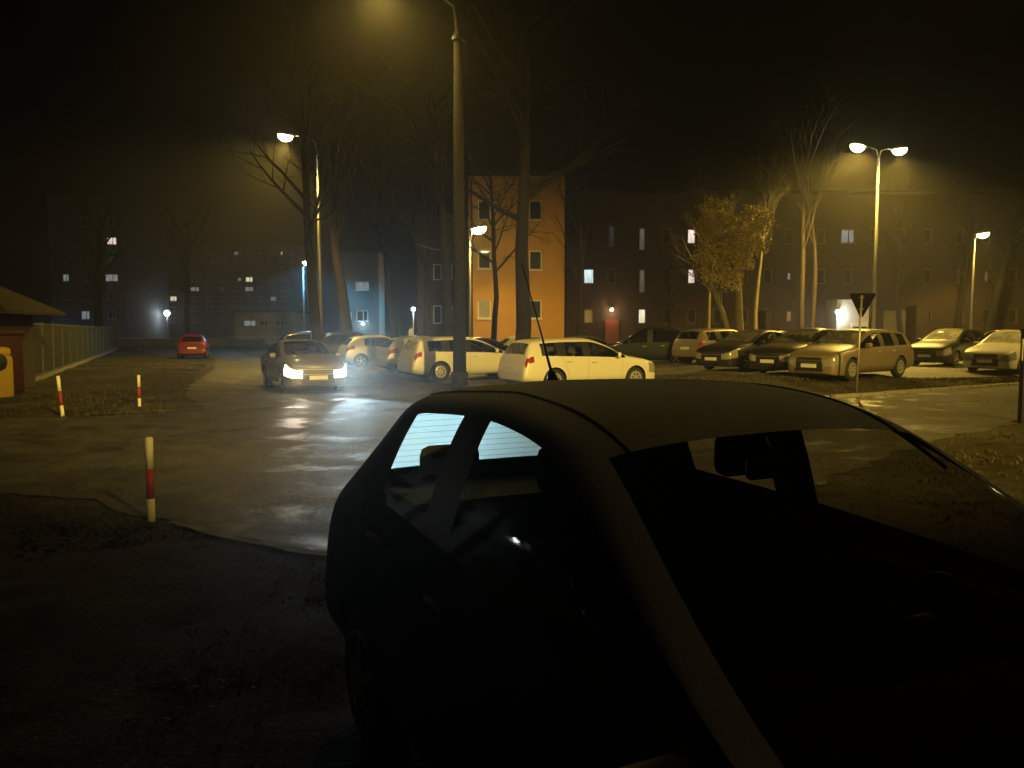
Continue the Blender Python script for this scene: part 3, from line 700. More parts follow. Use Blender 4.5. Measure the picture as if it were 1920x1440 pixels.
sx = gpos(1606, 21.6); sr = thing('give_way_sign', (sx.x, sx.y, raise_(sx.x, sx.y)), 0, 'triangular give-way sign seen from its dark back, on the grass island', 'sign')
sr.rotation_euler = (0, R(1.6), 0)
MB().tube([(0, 0, -.1), (0, 0, 2.62)], .03, 12).build('pole', M['galv'], sr, True)
def tri(sz, th, y, m, nm, parent, rz):
    n = 7; v = []; pts = []
    cs = [(-sz / 2, 0), (sz / 2, 0), (0, -sz * .866)]; rr = sz * .055
    for i, (x, z) in enumerate(cs):
        a0 = [150, 30, 270][i]
        cx, cz = x * (1 - .16), z * (1 - .10) - sz * .04
        for k in range(n): a = R(a0 + 60 - 120 * k / (n - 1)); pts.append((cx + rr * math.cos(a), cz + rr * math.sin(a)))
    m_ = len(pts)
    v = [(x, y - th / 2, z) for x, z in pts] + [(x, y + th / 2, z) for x, z in pts]
    f = [tuple(range(m_)), tuple(reversed(range(m_, 2 * m_)))] + [(i, m_ + i, m_ + (i + 1) % m_, (i + 1) % m_) for i in range(m_)]
    o = mobj(nm, v, f, m, parent); o.location = (0, 0, 2.66); o.rotation_euler = (0, 0, rz); return o
sb = tri(.74, .012, .045, mat('sign_back', (.006, .006, .006), .8, 0, .1), 'sign_plate', sr, R(-48))
f1 = tri(.74, .004, .0535, mat('sign_red', (.5, .02, .02), .4), 'sign_border', sb, 0); f1.location = (0, 0, 0)
f2 = tri(.50, .004, .0580, mat('sign_yellow', (.75, .6, .08), .4), 'sign_face', sb, 0); f2.location = (0, 0, -.065)
for zz in (2.56, 2.25): MB().box((0, .02, zz), (.12, .05, .03), R(-48)).build('clamp', M['galv'], sr)

# dark post at the right edge
dx = Vector((9.42, 14.75, 0)); dr = thing('dark_post', dx, 0, 'dark square steel post on the verge by the side road', 'post')
MB().box((0, 0, .82), (.12, .12, 1.75)).build('post', M['dark_metal'], dr); MB().box((0, 0, 1.71), (.15, .15, .04)).build('cap', M['dark_metal'], dr); MB().box((-.065, 0, 1.35), (.008, .05, .4)).build('reflector', M['post_white'], dr)

# sheet fence
M['sheet'] = mat('fence_sheet', (.035, .042, .028), .6, .2, noise_s=2.5, vary=.3)
M['fence_frame'] = mat('fence_frame', (.10, .105, .09), .55, .3)
FA, FB = Vector((-14.3, 23.0)), Vector((-35.8, 73.0)); fd = (FB - FA); flen = fd.length; fd.normalize(); NP = 18; fw = flen / NP
fr = thing('sheet_fence', (FA.x, FA.y, 0), math.atan2(fd.y, fd.x), 'long green sheet-metal fence of framed ribbed panels on a concrete footing', 'fence')
sheetm = {}
def sheet_mesh(hh):
    m = MB(); n = int(fw / .09)
    for i in range(n + 1):
        x = .05 + (fw - .1) * i / n; y = .018 * (1 if i % 2 else -1)
        m.v += [(x, y, .22), (x, y, hh - .05)]
        if i: q = len(m.v) - 4; m.f.append((q, q + 2, q + 3, q + 1))
    return m
for k in range(NP):
    hh = 2.15 if k == 0 else 1.95; zo = -.0
    o = sheet_mesh(hh).build('panel', M['sheet'], fr) if hh not in sheetm else sheetm[hh].copy()
    if hh in sheetm: link(o, fr)
    else: sheetm[hh] = o
    o.location = (k * fw, 0, zo)
    MB().box((k * fw, -.0, hh / 2 - .05), (.055, .075, hh + .2)).build('post', M['fence_frame'], fr)
    MB().box((k * fw + fw / 2, 0, hh - .02), (fw - .06, .06, .05)).build('top_rail', M['fence_frame'], fr)
    MB().box((k * fw + fw / 2, 0, .2), (fw - .06, .06, .05)).build('bottom_rail', M['fence_frame'], fr)
    MB().box((k * fw + fw / 2, .0, .02), (fw - .01, .16, .26)).build('footing', M['kerb'], fr)

# hut with hipped roof
M['wood'] = mat('dark_timber', (.045, .03, .02), .8, noise_s=4, vary=.4)
ht = thing('timber_hut', (-16.0, 22.6, 0), R(10), 'dark timber hut with a low hipped roof beside the sheet fence', 'hut')
MB().box((0, 0, 1.12), (3.6, 3.0, 2.4)).build('wall', M['wood'], ht)
hm = MB(); e, rz_ = 2.35, 2.95
hm.v = [(-2.55, -2.1, e - .12), (2.55, -2.1, e - .12), (2.55, 2.1, e - .12), (-2.55, 2.1, e - .12), (-.9, 0, rz_ + .3), (.9, 0, rz_ + .3), (-2.55, -2.1, e - .2), (2.55, -2.1, e - .2), (2.55, 2.1, e - .2), (-2.55, 2.1, e - .2)]
hm.f = [(0, 1, 5, 4), (1, 2, 5), (2, 3, 4, 5), (3, 0, 4), (6, 7, 1, 0), (7, 8, 2, 1), (8, 9, 3, 2), (9, 6, 0, 3), (9, 8, 7, 6)]
hm.build('roof', mat('roof_shingle', (.018, .011, .008), .9, noise_s=5, bump=.5), ht)
MB().box((.6, -1.53, 1.0), (.9, .06, 1.95)).build('door', mat('hut_door', (.03, .006, .005), .6), ht)
# yellow textile/recycling container
yb = thing('yellow_container', (-12.15, 18.35, 0), R(-12), 'yellow plastic recycling container with a dark round mouth', 'container')
bobj('body', rbox((0, 0, .62), (1.05, .9, 1.05), .12, 3), mat('yellow_plastic', (.30, .21, .015), .5, noise_s=6, vary=.15), yb, True)
bobj('lid', rbox((0, 0, 1.20), (1.0, .86, .26), .12, 3), mat('yellow_lid', (.34, .25, .03), .5), yb, True)
bobj('foot', rbox((0, 0, .08), (1.2, 1.0, .2), .03, 2), M['trim'], yb)
MB().lathe([(.001, -.02), (.17, -.02), (.19, 0), (.2, .04)], 20, 'y', (0, 0, 0)).build('mouth', M['trim'], yb, True)
mo_ = [c for c in yb.children if c.name.startswith('mouth')][0]; mo_.location = (.535, .02, .98); mo_.rotation_euler = (0, 0, R(90))
rbx = thing('red_container', (-13.25, 20.4, 0), R(-12), 'dark red container behind the yellow one', 'container')
bobj('body', rbox((0, 0, .85), (1.1, 1.0, 1.5), .05, 2), mat('dull_red', (.03, .005, .004), .6), rbx, True); bobj('lid', rbox((0, 0, 1.64), (1.16, 1.06, .12), .04, 2), mat('dull_red_lid', (.03, .005, .004), .6), rbx, True)
bobj('foot', rbox((0, 0, .05), (1.0, .9, .14), .02, 1), M['trim'], rbx)
# ------------------------------------------------------------------ cars
# stations: x, zb, wb, wm, zm, ws, zs, wB, zB, wT, zT, wR, zR, zC
def ring(s):
    x, zb, wb, wm, zm, ws, zs, wB, zB, wT, zT, wR, zR, zC = s
    h = [(0, zb), (wb, zb), (wm * .985, zb * .55 + zm * .45), (wm, zm), (ws, zs), (wB, zB), ((wB + wT) / 2 + .018, (zB + zT) / 2), (wT, zT), (wR, zR), (wR * .55, zR + (zC - zR) * .8), (0, zC)]
    return [(x, y, z) for y, z in h] + [(x, -h[k][0], h[k][1]) for k in range(9, 0, -1)]

PAINT, SIDE, WIND, REAR, PILL, HEAD, TAIL, GRILLE, BLACK, WELL = range(10)
def cage_mesh(st, tags, axles, R_, level, half_w, creases=()):
    bm = bmesh.new(); rows = [[bm.verts.new(p) for p in ring(s)] for s in st]
    for i in range(len(st) - 1):
        for k in range(20):
            cell = k if k < 10 else 19 - k
            f = bm.faces.new((rows[i][k], rows[i][(k + 1) % 20], rows[i + 1][(k + 1) % 20], rows[i + 1][k])); f.material_index = tags.get((i, cell), PAINT); f.smooth = True
    for r, ci in ((rows[0], -1), (rows[-1], len(st) - 1)):
        bm.faces.new((r[0], r[1], r[19])); bm.faces.new((r[9], r[10], r[11]))
        for j in range(1, 9): bm.faces.new((r[j], r[j + 1], r[19 - j], r[20 - j])).material_index = tags.get((ci, j), PAINT)
    bmesh.ops.recalc_face_normals(bm, faces=bm.faces)
    cl = bm.edges.layers.float.new('crease_edge')
    for i in range(len(st) - 1):
        for k, c in creases:
            for kk in (k, 20 - k):
                e = bm.edges.get((rows[i][kk % 20], rows[i + 1][kk % 20]))
                if e: e[cl] = c
    me = bpy.data.meshes.new('cage'); bm.to_mesh(me); bm.free()
    for k in range(10): me.materials.append(None)
    o = bpy.data.objects.new('cage', me); col.objects.link(o)
    sub = o.modifiers.new('s', 'SUBSURF'); sub.levels = level; sub.render_levels = level
    cuts = []
    for ax in axles:
        for s in (-1, 1):
            m = MB().lathe([(.0001, -.2), (R_, -.2), (R_, .2), (.0001, .2)], 40, 'y', (0, 0, 0))
            c = m.build('cut', None); c.location = (ax[0], s * (half_w - .06), ax[1])
            bmx = bmesh.new(); bmx.from_mesh(c.data); bmesh.ops.remove_doubles(bmx, verts=bmx.verts, dist=1e-3); bmesh.ops.recalc_face_normals(bmx, faces=bmx.faces); bmx.to_mesh(c.data); bmx.free()
            b = o.modifiers.new('b', 'BOOLEAN'); b.object = c; b.operation = 'DIFFERENCE'; b.solver = 'EXACT'; cuts.append(c)
    bpy.context.view_layer.update()
    res = bpy.data.meshes.new_from_object(o.evaluated_get(bpy.context.evaluated_depsgraph_get()))
    for c in cuts + [o]: bpy.data.objects.remove(c)
    return res

def split_car(me, axles, R_):
    """-> {tag: [(bmesh of the piece, bmesh of its black seal)]}"""
    bm = bmesh.new(); bm.from_mesh(me)
    for f in bm.faces:
        c = f.calc_center_median(); f.smooth = True
        for ax in axles:
            if math.hypot(c.x - ax[0], c.z - ax[1]) < R_ + .001: f.material_index = WELL; f.smooth = False
    bvh = BVHTree.FromBMesh(bm)
    groups = {}; seen = set()
    bm.faces.ensure_lookup_table()
    for f in bm.faces:
        if f.index in seen or f.material_index in (PAINT,): continue
        stack = [f]; comp = []; seen.add(f.index)
        while stack:
            g = stack.pop(); comp.append(g)
            for e in g.edges:
                for n in e.link_faces:
                    if n.index not in seen and n.material_index == f.material_index: seen.add(n.index); stack.append(n)
        groups.setdefault(f.material_index, []).append(comp)
    def extract(faces, inset=0):
        b = bmesh.new(); mp = {}
        for f in faces:
            vs_ = []
            for v in f.verts:
                if v.index not in mp: mp[v.index] = b.verts.new(v.co)
                vs_.append(mp[v.index])
            n = b.faces.new(vs_); n.smooth = f.smooth
        seal = None
        if inset:
            r = bmesh.ops.inset_region(b, faces=b.faces[:], thickness=inset, use_boundary=True, use_even_offset=True)
            ring_ = set(r['faces']); seal = b.copy()
            rid = {f.index for f in ring_} if False else None
            b.faces.index_update(); ids = {f.index for f in b.faces if f in ring_}
            seal.faces.ensure_lookup_table()
            seal.faces.index_update()
            bmesh.ops.delete(seal, geom=[f for f in seal.faces if f.index not in ids], context='FACES')
            bmesh.ops.delete(b, geom=list(ring_), context='FACES')
        return b, seal
    bm.verts.index_update()
    out = {PAINT: [extract([f for f in bm.faces if f.material_index == PAINT])]}
    for k, comps in groups.items():
        out[k] = [extract(c, .022 if k in (SIDE, WIND, REAR) else 0) for c in comps if len(c) > 3]
    bm.free(); return out, bvh

def make_wheel(r, wdt, kind):
    t = MB(); t.lathe([(r * .66, -wdt / 2), (r * .80, -wdt / 2 - .004), (r * .95, -wdt / 2 + .015), (r, -wdt / 2 + .045), (r, wdt / 2 - .045), (r * .95, wdt / 2 - .015), (r * .80, wdt / 2 + .004), (r * .66, wdt / 2)], 32, 'y')
    rim = MB(); y = -wdt / 2 + .01
    rim.lathe([(r * .67, y - .008), (r * .62, y - .012), (r * .60, y + .02)], 32, 'y')
    n = 7 if kind == 'cap' else 5
    for k in range(n):
        a = 2 * math.pi * k / n; w0, w1 = (.30, .22) if kind == 'cap' else (.2, .13)
        p = [(r * .15, a - w0 * 2.2), (r * .62, a - w1 * .9), (r * .62, a + w1 * .9), (r * .15, a + w0 * 2.2)]
        rim.quad(*[(q * math.cos(t_), y - (.012 if q > .1 * r * 2 else .02), q * math.sin(t_)) for q, t_ in p])
    rim.lathe([(.0005, y - .028), (r * .17, y - .024), (r * .2, y - .005)], 20, 'y')
    if kind == 'cap': rim.lathe([(r * .62, y - .012), (r * .5, y - .018), (r * .47, y - .012)], 32, 'y')
    back = MB().lathe([(.0005, y + .05), (r * .64, y + .05)], 24, 'y')
    return t, rim, back

WH = {}
def wheel(parent, x, y, z, r, kind, side):
    key = (r, kind)
    if key not in WH:
        t, rim, back = make_wheel(r, .20, kind)
        WH[key] = [m.build(n, M[mm], None, sm) for m, n, mm, sm in ((t, 'tyre', 'tyre', True), (rim, 'rim', 'rim', False), (back, 'brake_disc', 'well', False))]
        for o in WH[key]: col.objects.unlink(o)
    t, rim, back = WH[key]
    wo = t.copy(); wo.name = 'wheel'; link(wo, parent); wo.location = (x, y, z); wo.rotation_euler = (0, rnd.uniform(0, 6), math.pi if side > 0 else 0)
    for o in (rim, back):
        c = o.copy(); link(c, wo)

def seam(bvh, pts, side, width=.006, off=.0015):
    """thin dark gap following the body side through (x, z) points"""
    m = MB(); dense = []
    for i in range(len(pts) - 1):
        n = 8
        for k in range(n + (i == len(pts) - 2)): dense.append((pts[i][0] + (pts[i + 1][0] - pts[i][0]) * k / n, pts[i][1] + (pts[i + 1][1] - pts[i][1]) * k / n))
    prev = None
    for i, (x, z) in enumerate(dense):
        hit = bvh.ray_cast(Vector((x, 2 * side, z)), Vector((0, -side, 0)))
        if hit[0] is None: prev = None; continue
        a = dense[max(0, i - 1)]; b = dense[min(len(dense) - 1, i + 1)]; d = Vector((b[0] - a[0], 0, b[1] - a[1])).normalized(); nn = hit[1]
        if nn.y * side < 0: nn = -nn
        t = d.cross(nn).normalized() * width / 2; p = hit[0] + nn * off
        m.v += [tuple(p - t), tuple(p + t)]
        if prev: q = len(m.v) - 4; m.f.append((q, q + 1, q + 3, q + 2))
        prev = True
    return m

def surf_y(bvh, x, z, side):
    h = bvh.ray_cast(Vector((x, 2 * side, z)), Vector((0, -side, 0))); return h[0] if h[0] else Vector((x, side * .8, z))
def surf_x(bvh, y, z, fr):
    h = bvh.ray_cast(Vector((4 * fr, y, z)), Vector((-fr, 0, 0))); return h[0] if h[0] else Vector((2 * fr, y, z))

def build_car(name, spec, detail=True):
    """builds one car of a body type; returns its Empty with parts"""
    st, tags, axles, WR, HW = spec['st'], spec['tags'], spec['axles'], spec['wr'], spec['hw']
    AR = WR + .055
    me = cage_mesh(st, tags, [(a, WR) for a in axles], AR, spec.get('level', 2), HW, spec.get('creases', ((5, .35), (1, .8))))
    pcs, bvh = split_car(me, [(a, WR) for a in axles], AR); bpy.data.meshes.remove(me)
    root = bpy.data.objects.new(name, None); col.objects.link(root); root.empty_display_size = .3
    body = bobj('body', pcs[PAINT][0][0], P_['silver'], root)
    body.material_slots[0].link = 'OBJECT'; body.material_slots[0].material = P_['silver']
    names = {SIDE: 'side_window', WIND: 'windshield', REAR: 'rear_window', PILL: 'pillar_trim', HEAD: 'headlight', TAIL: 'tail_light', GRILLE: 'grille', BLACK: 'bumper_trim', WELL: 'wheel_arch'}
    mats = {SIDE: 'glass', WIND: 'glass', REAR: 'glass', PILL: 'trim', HEAD: 'lamp_clear', TAIL: 'tail', GRILLE: 'trim', BLACK: 'trim', WELL: 'well'}
    for k in sorted(pcs):
        if k == PAINT: continue
        for b, s in pcs[k]:
            o = bobj(names[k], b, M[mats[k]], root)
            o.material_slots[0].link = 'OBJECT'; o.material_slots[0].material = M[mats[k]]
            if s is not None: bobj('window_seal', s, M['trim'], o)
    for ax in axles:
        for s in (-1, 1): wheel(root, ax, s * (HW - .115), WR, WR, spec.get('rim', 'alloy'), s)
    # underside
    L0, L1 = st[0][0], st[-1][0]
    MB().box(((L0 + L1) / 2, 0, .24), (L0 - L1 - .5, 1.2, .1)).build('underbody', M['well'], root)
    if not detail: return root, bvh
    for s in (-1, 1):
        for pts in spec['seams']: seam(bvh, pts, s).build('door_seam', M['well'], root)
        for hx, hz in spec['handles']:
            p = surf_y(bvh, hx, hz, s); o = bobj('door_handle', rbox((0, 0, 0), (.17, .035, .032), .012, 2), P_['silver'] if not spec.get('black_handles') else M['trim'], root, True); o.location = p + Vector((0, s * .012, 0))
        mx, mz = spec['mirror']; p = surf_y(bvh, mx, mz, s)
        bm = rbox((0, 0, 0), (.12, .2, .15), .045, 3); o = bobj('wing_mirror', bm, P_['silver'], root, True); o.location = p + Vector((-.02, s * .12, .03))
        o.material_slots[0].link = 'OBJECT'; o.material_slots[0].material = P_['silver']
        MB().box((-.066, 0, 0), (.006, .15, .10)).build('mirror_glass', M['pane'], o)
    for fr, z in ((1, spec['plate'][0]), (-1, spec['plate'][1])):
        p = surf_x(bvh, 0, z, fr); o = bobj('number_plate', rbox((0, 0, 0), (.012, .50, .11), .004, 1), M['plate'], root); o.location = p + Vector((fr * .012, 0, 0)); o.rotation_euler = (0, spec.get('plate_tilt', (0, 0))[0 if fr > 0 else 1], 0)
    p = surf_x(bvh, 0, spec.get('grz', .575), 1)
    go = bobj('grille', rbox((0, 0, 0), (.03, .80, .115), .012, 2), M['trim'], root); go.location = p + Vector((-.004, 0, 0))
    for k in range(3): MB().box((.016, 0, -.03 + k * .03), (.008, .76, .008)).build('grille_slat', M['rim' if k == 1 else 'trim'], go)
    p = surf_x(bvh, 0, .30, 1); o = bobj('lower_intake', rbox((0, 0, 0), (.03, .9, .09), .012, 2), M['trim'], root); o.location = p + Vector((-.002, 0, 0))
    # seats
    bx, zf = spec['seat'][0], .30
    for s in (-1, 1):
        sm_ = bobj('seat', rbox((bx - .02, s * .36, .42), (.5, .46, .16), .06, 2), M['seat'], root, True)
        bobj('backrest', rbox((bx - .30, s * .36, .74), (.13, .46, .62), .06, 2, None), M['seat'], sm_, True)
        bobj('headrest', rbox((bx - .36, s * .36, 1.14 + spec.get('hr', 0)), (.09, .26, .16), .04, 2), M['seat'], sm_, True)
    rx = spec['seat'][1]
    sm_ = bobj('rear_seat', rbox((rx, 0, .42), (.5, 1.2, .16), .06, 2), M['seat'], root, True)
    bobj('backrest', rbox((rx - .32, 0, .72), (.14, 1.2, .5), .06, 2), M['seat'], sm_, True)
    for s in (-1, 1): bobj('headrest', rbox((rx - .36, s * spec.get('hry', .34), 1.04 + spec.get('hr', 0)), (.09, .26, .14), .04, 2), M['seat'], sm_, True)
    return root, bvh

def std_tags(n_cowl, n_head, bp, rear_door_end, quarter, rear):
    """glass cells: cowl/header station index, B pillar station index, ..."""
    t = {}
    for i in range(n_cowl, bp):
        for c in (5, 6): t[(i, c)] = SIDE
    for c in (5, 6): t[(bp, c)] = PILL
    for i in range(bp + 1, rear_door_end):
        for c in (5, 6): t[(i, c)] = SIDE
    if quarter:
        for c in (5, 6): t[(rear_door_end, c)] = PILL
        for i in quarter:
            for c in (5, 6): t[(i, c)] = SIDE
    for i in range(n_cowl, n_head):
        for c in (8, 9): t[(i, c)] = WIND
    for c in (8, 9): t[(rear, c)] = REAR
    return t

NOSE = [(2.20, .24, .54, .60, .40, .62, .50, .58, .60, .50, .64, .42, .655, .67),
        (2.12, .16, .74, .78, .44, .78, .57, .75, .68, .67, .72, .56, .74, .755),
        (1.86, .14, .82, .855, .48, .855, .68, .81, .79, .73, .84, .61, .865, .885),
        (1.32, .15, .82, .875, .50, .875, .76, .83, .875, .76, .915, .65, .94, .965)]
def estate():
    t = std_tags(4, 6, 7, 9, (10,), 12); 
    for c in (3, 4): t[(0, c)] = HEAD; t[(1, c)] = HEAD
    for c in (4, 5): t[(13, c)] = TAIL
    t[(12, 4)] = TAIL
    for j in (6, 7): t[(-1, j)] = GRILLE
    for j in (2, 3): t[(-1, j)] = BLACK
    st = NOSE + [
        (.98, .19, .72, .875, .50, .875, .80, .84, .915, .79, .955, .69, .985, 1.02),
        (.52, .19, .72, .875, .50, .875, .82, .84, .935, .725, 1.19, .64, 1.24, 1.275),
        (.02, .19, .72, .875, .50, .875, .83, .84, .945, .655, 1.385, .565, 1.435, 1.475),
        (-.26, .19, .72, .875, .50, .875, .83, .84, .95, .65, 1.405, .56, 1.46, 1.50),
        (-.36, .19, .72, .875, .50, .875, .835, .84, .955, .65, 1.408, .56, 1.463, 1.503),
        (-1.14, .19, .72, .875, .50, .875, .85, .84, .975, .65, 1.395, .56, 1.45, 1.49),
        (-1.24, .19, .72, .875, .50, .875, .855, .84, .98, .648, 1.39, .56, 1.445, 1.485),
        (-1.88, .20, .70, .865, .50, .865, .87, .82, 1.00, .635, 1.345, .555, 1.405, 1.445),
        (-2.05, .22, .68, .85, .50, .85, .88, .80, 1.00, .625, 1.31, .55, 1.375, 1.415),
        (-2.25, .25, .66, .83, .48, .83, .82, .78, .94, .70, .98, .60, 1.00, 1.01),
        (-2.30, .28, .64, .81, .46, .81, .66, .76, .76, .69, .79, .58, .80, .81),
        (-2.36, .30, .62, .78, .44, .78, .52, .73, .58, .66, .60, .55, .61, .615),
        (-2.37, .34, .55, .70, .42, .70, .48, .66, .53, .60, .545, .50, .55, .555)]
    return dict(st=st, tags=t, axles=(1.33, -1.40), wr=.315, hw=.875, seams=[[(.86, .90), (.84, .55), (.80, .27)], [(-.31, .93), (-.32, .5), (-.33, .25)], [(-1.16, .95), (-1.05, .72), (-.95, .45), (-.90, .25)], [(.80, .27), (0, .255), (-.90, .25)]],
                handles=((-.12, .80), (-.95, .83)), mirror=(.66, .97), plate=(.42, .66), seat=(.02, -.85), rim='cap')
def hatch(dz=0, sh=0):
    t = std_tags(4, 6, 7, 9, (), 10)
    for c in (3, 4): t[(0, c)] = HEAD; t[(1, c)] = HEAD
    for c in (4, 5): t[(11, c)] = TAIL
    t[(10, 4)] = TAIL
    for j in (6, 7): t[(-1, j)] = GRILLE
    for j in (2, 3): t[(-1, j)] = BLACK
    st = [tuple([s[0] - .18] + list(s[1:])) for s in NOSE] + [
        (.84, .19, .70, .85, .50, .85, .80, .82, .92, .77, .96, .67, .985, 1.02),
        (.42, .19, .70, .85, .50, .85, .82, .82, .94, .71, 1.20 + dz * .5, .62, 1.25 + dz * .5, 1.285 + dz * .5),
        (-.02, .19, .70, .85, .50, .85, .83, .82, .95, .64, 1.385 + dz, .55, 1.435 + dz, 1.475 + dz),
        (-.28, .19, .70, .85, .50, .85, .83, .82, .955, .635, 1.40 + dz, .545, 1.455 + dz, 1.495 + dz),
        (-.38, .19, .70, .85, .50, .85, .835, .82, .96, .635, 1.40 + dz, .545, 1.455 + dz, 1.495 + dz),
        (-1.22, .20, .70, .85, .50, .85, .86, .81, .99, .625, 1.36 + dz, .54, 1.415 + dz, 1.455 + dz),
        (-1.62, .22, .68, .84, .50, .84, .90, .78, 1.03, .61, 1.28 + dz, .54, 1.35 + dz, 1.385 + dz),
        (-1.95, .25, .66, .81, .48, .81, .84, .75, .95, .67, .985, .58, 1.00, 1.01),
        (-2.01, .28, .64, .79, .46, .79, .66, .74, .76, .67, .79, .56, .80, .81),
        (-2.06, .30, .62, .76, .44, .76, .52, .71, .58, .64, .60, .53, .61, .615),
        (-2.07, .34, .55, .68, .42, .68, .48, .64, .53, .58, .545, .48, .55, .555)]
    return dict(st=st, tags=t, axles=(1.18, -1.34), wr=.30, hw=.85, seams=[[(.72, .90), (.70, .55), (.66, .27)], [(-.33, .93), (-.34, .5), (-.35, .25)], [(-1.10, .95), (-1.0, .72), (-.9, .45), (-.85, .25)]],
                handles=((-.15, .80), (-.93, .84)), mirror=(.54, .97), plate=(.42, .66), seat=(-.05, -.85), hr=dz * .6)
def sedan():
    t = std_tags(4, 6, 7, 9, (), 10)
    for c in (3, 4): t[(0, c)] = HEAD; t[(1, c)] = HEAD
    for c in (4, 5): t[(13, c)] = TAIL
    for j in (6, 7): t[(-1, j)] = GRILLE
    for j in (2, 3): t[(-1, j)] = BLACK
    st = NOSE + [
        (.98, .19, .72, .875, .50, .875, .80, .84, .90, .79, .94, .69, .97, 1.00),
        (.50, .19, .72, .875, .50, .875, .82, .84, .92, .72, 1.17, .63, 1.22, 1.255),
        (.00, .19, .72, .875, .50, .875, .83, .84, .93, .65, 1.345, .56, 1.39, 1.425),
        (-.30, .19, .72, .875, .50, .875, .83, .84, .935, .645, 1.36, .555, 1.405, 1.44),
        (-.40, .19, .72, .875, .50, .875, .835, .84, .94, .645, 1.36, .555, 1.405, 1.44),
        (-1.05, .19, .72, .875, .50, .875, .85, .83, .955, .63, 1.31, .545, 1.355, 1.39),
        (-1.25, .19, .72, .875, .50, .875, .855, .82, .96, .64, 1.24, .555, 1.285, 1.315),
        (-1.72, .20, .70, .87, .50, .87, .87, .82, .95, .73, .985, .64, 1.00, 1.02),
        (-2.05, .21, .69, .86, .50, .86, .87, .82, .93, .74, .965, .63, .985, 1.00),
        (-2.28, .25, .66, .83, .48, .83, .82, .79, .91, .72, .945, .60, .96, .97),
        (-2.33, .28, .64, .80, .46, .80, .64, .76, .73, .69, .76, .58, .77, .78),
        (-2.37, .30, .62, .77, .44, .77, .52, .73, .58, .66, .60, .55, .61, .615),
        (-2.38, .34, .55, .70, .42, .70, .48, .66, .53, .60, .545, .50, .55, .555)]
    return dict(st=st, tags=t, axles=(1.33, -1.35), wr=.315, hw=.875, seams=[[(.86, .90), (.84, .55), (.80, .27)], [(-.35, .92), (-.36, .5), (-.37, .25)], [(-1.12, .93), (-1.0, .72), (-.93, .45), (-.88, .25)]],
                handles=((-.16, .80), (-.98, .83)), mirror=(.64, .96), plate=(.42, .62), seat=(0, -.85))
def mpv():
    s = hatch(.17)
    st = []
    for i, r in enumerate(s['st']):
        r = list(r)
        if i >= 10: r[0] -= .25
        if i >= 4:
            r[7] += .02; r[9] += .04; r[11] += .05
        st.append(tuple(r))
    st[10] = (-1.98, .22, .68, .85, .50, .85, .90, .80, 1.03, .66, 1.42, .60, 1.50, 1.54)
    s['st'] = st; s['axles'] = (1.18, -1.52); s['tags'][(9, 5)] = SIDE; s['tags'][(9, 6)] = SIDE
    return s

SPECS = {'estate': estate(), 'hatch': hatch(), 'sedan': sedan(), 'mpv': mpv()}
PROTO = {}
def place_car(kind, x, y, phi, paint_, label, frost=None, group='cars parked in rows', head=None, rear=None):
    if kind not in PROTO:
        root, _ = build_car('parked_car', SPECS[kind]); PROTO[kind] = root; new = root
    else: new = copy_tree(PROTO[kind])
    new.location = (x, y, gz(x, y)); new.rotation_euler = (0, 0, R(phi)); tag(new, label, 'car', group)
    for ch in new.children:
        n = ch.name.split('.')[0]
        if n in ('body', 'wing_mirror'): ch.material_slots[0].material = P_[paint_]
        if n == 'windshield': ch.material_slots[0].material = M[frost or 'glass']
        if n == 'rear_window': ch.material_slots[0].material = M[rear or 'glass']
        if n == 'headlight': ch.material_slots[0].material = M['lamp_clear']
    return new

place_car('estate', 2.03, 23.5, 28, 'white', 'pale silver estate car beside the concrete lamp pole, its side lit yellow', frost='glass_mist', rear='glass_mist')
place_car('estate', -1.55, 28.3, 28, 'white', 'light silver estate directly behind the concrete lamp pole', rear='glass_frost')
place_car('hatch', -3.4, 32.8, 28, 'moss', 'pale rounded hatchback between the silver estate and the small silver hatchback', rear='glass_dark')
place_car('hatch', -6.1, 38.3, 26, 'silver', 'small silver hatchback with a red tail lamp beside the dark blue van')
place_car('mpv', -8.2, 43.2, 24, 'navy', 'dark blue van-like car behind the small silver hatchback')
place_car('mpv', -11.8, 48.6, 24, 'dark', 'black van-like car at the end of the row behind the tall bare tree')
place_car('hatch', -19.6, 49.6, 108, 'red', 'red car parked on the verge, seen from behind', group=None)
place_car('sedan', -1.2, 35.2, 20, 'maroon', 'maroon saloon in front of the orange house')
place_car('hatch', 1.3, 38.6, 15, 'moss', 'pale hatchback close to the orange house, mostly hidden by the thick trunk')
place_car('sedan', 3.9, 40.5, 15, 'grey', 'grey saloon in the back row before the brown block')
place_car('mpv', 5.9, 36.2, 165, 'green', 'dark people carrier behind the yellow-lit estate car')
place_car('estate', 9.2, 34.8, 32, 'tan', 'champagne estate seen from its tail between dark cars', rear='glass_dark')
place_car('sedan', 8.6, 29.0, 217, 'dark', 'black saloon facing the grass island, second from the champagne estate', frost='glass_mist')
place_car('hatch', 9.7, 26.7, 217, 'dark', 'black hatchback with a misted windscreen next to the champagne estate', frost='glass_mist')
place_car('estate', 10.35, 24.6, 217, 'tan', 'champagne estate car on the car park edge behind the give-way sign', frost='glass_mist')
place_car('hatch', 17.6, 32.4, 217, 'dark', 'black car with a brightly frosted windscreen beside the frosted silver hatchback', frost='glass_frost')
place_car('hatch', 17.9, 28.9, 217, 'white', 'silver hatchback with frosted windscreen and bonnet near the side road', frost='glass_frost')
place_car('sedan', 21.4, 35.0, 217, 'orange', 'orange-roofed car behind the frosted cars')
place_car('hatch', 22.4, 32.2, 217, 'white', 'pale car at the end of the frosted row', frost='glass_frost')
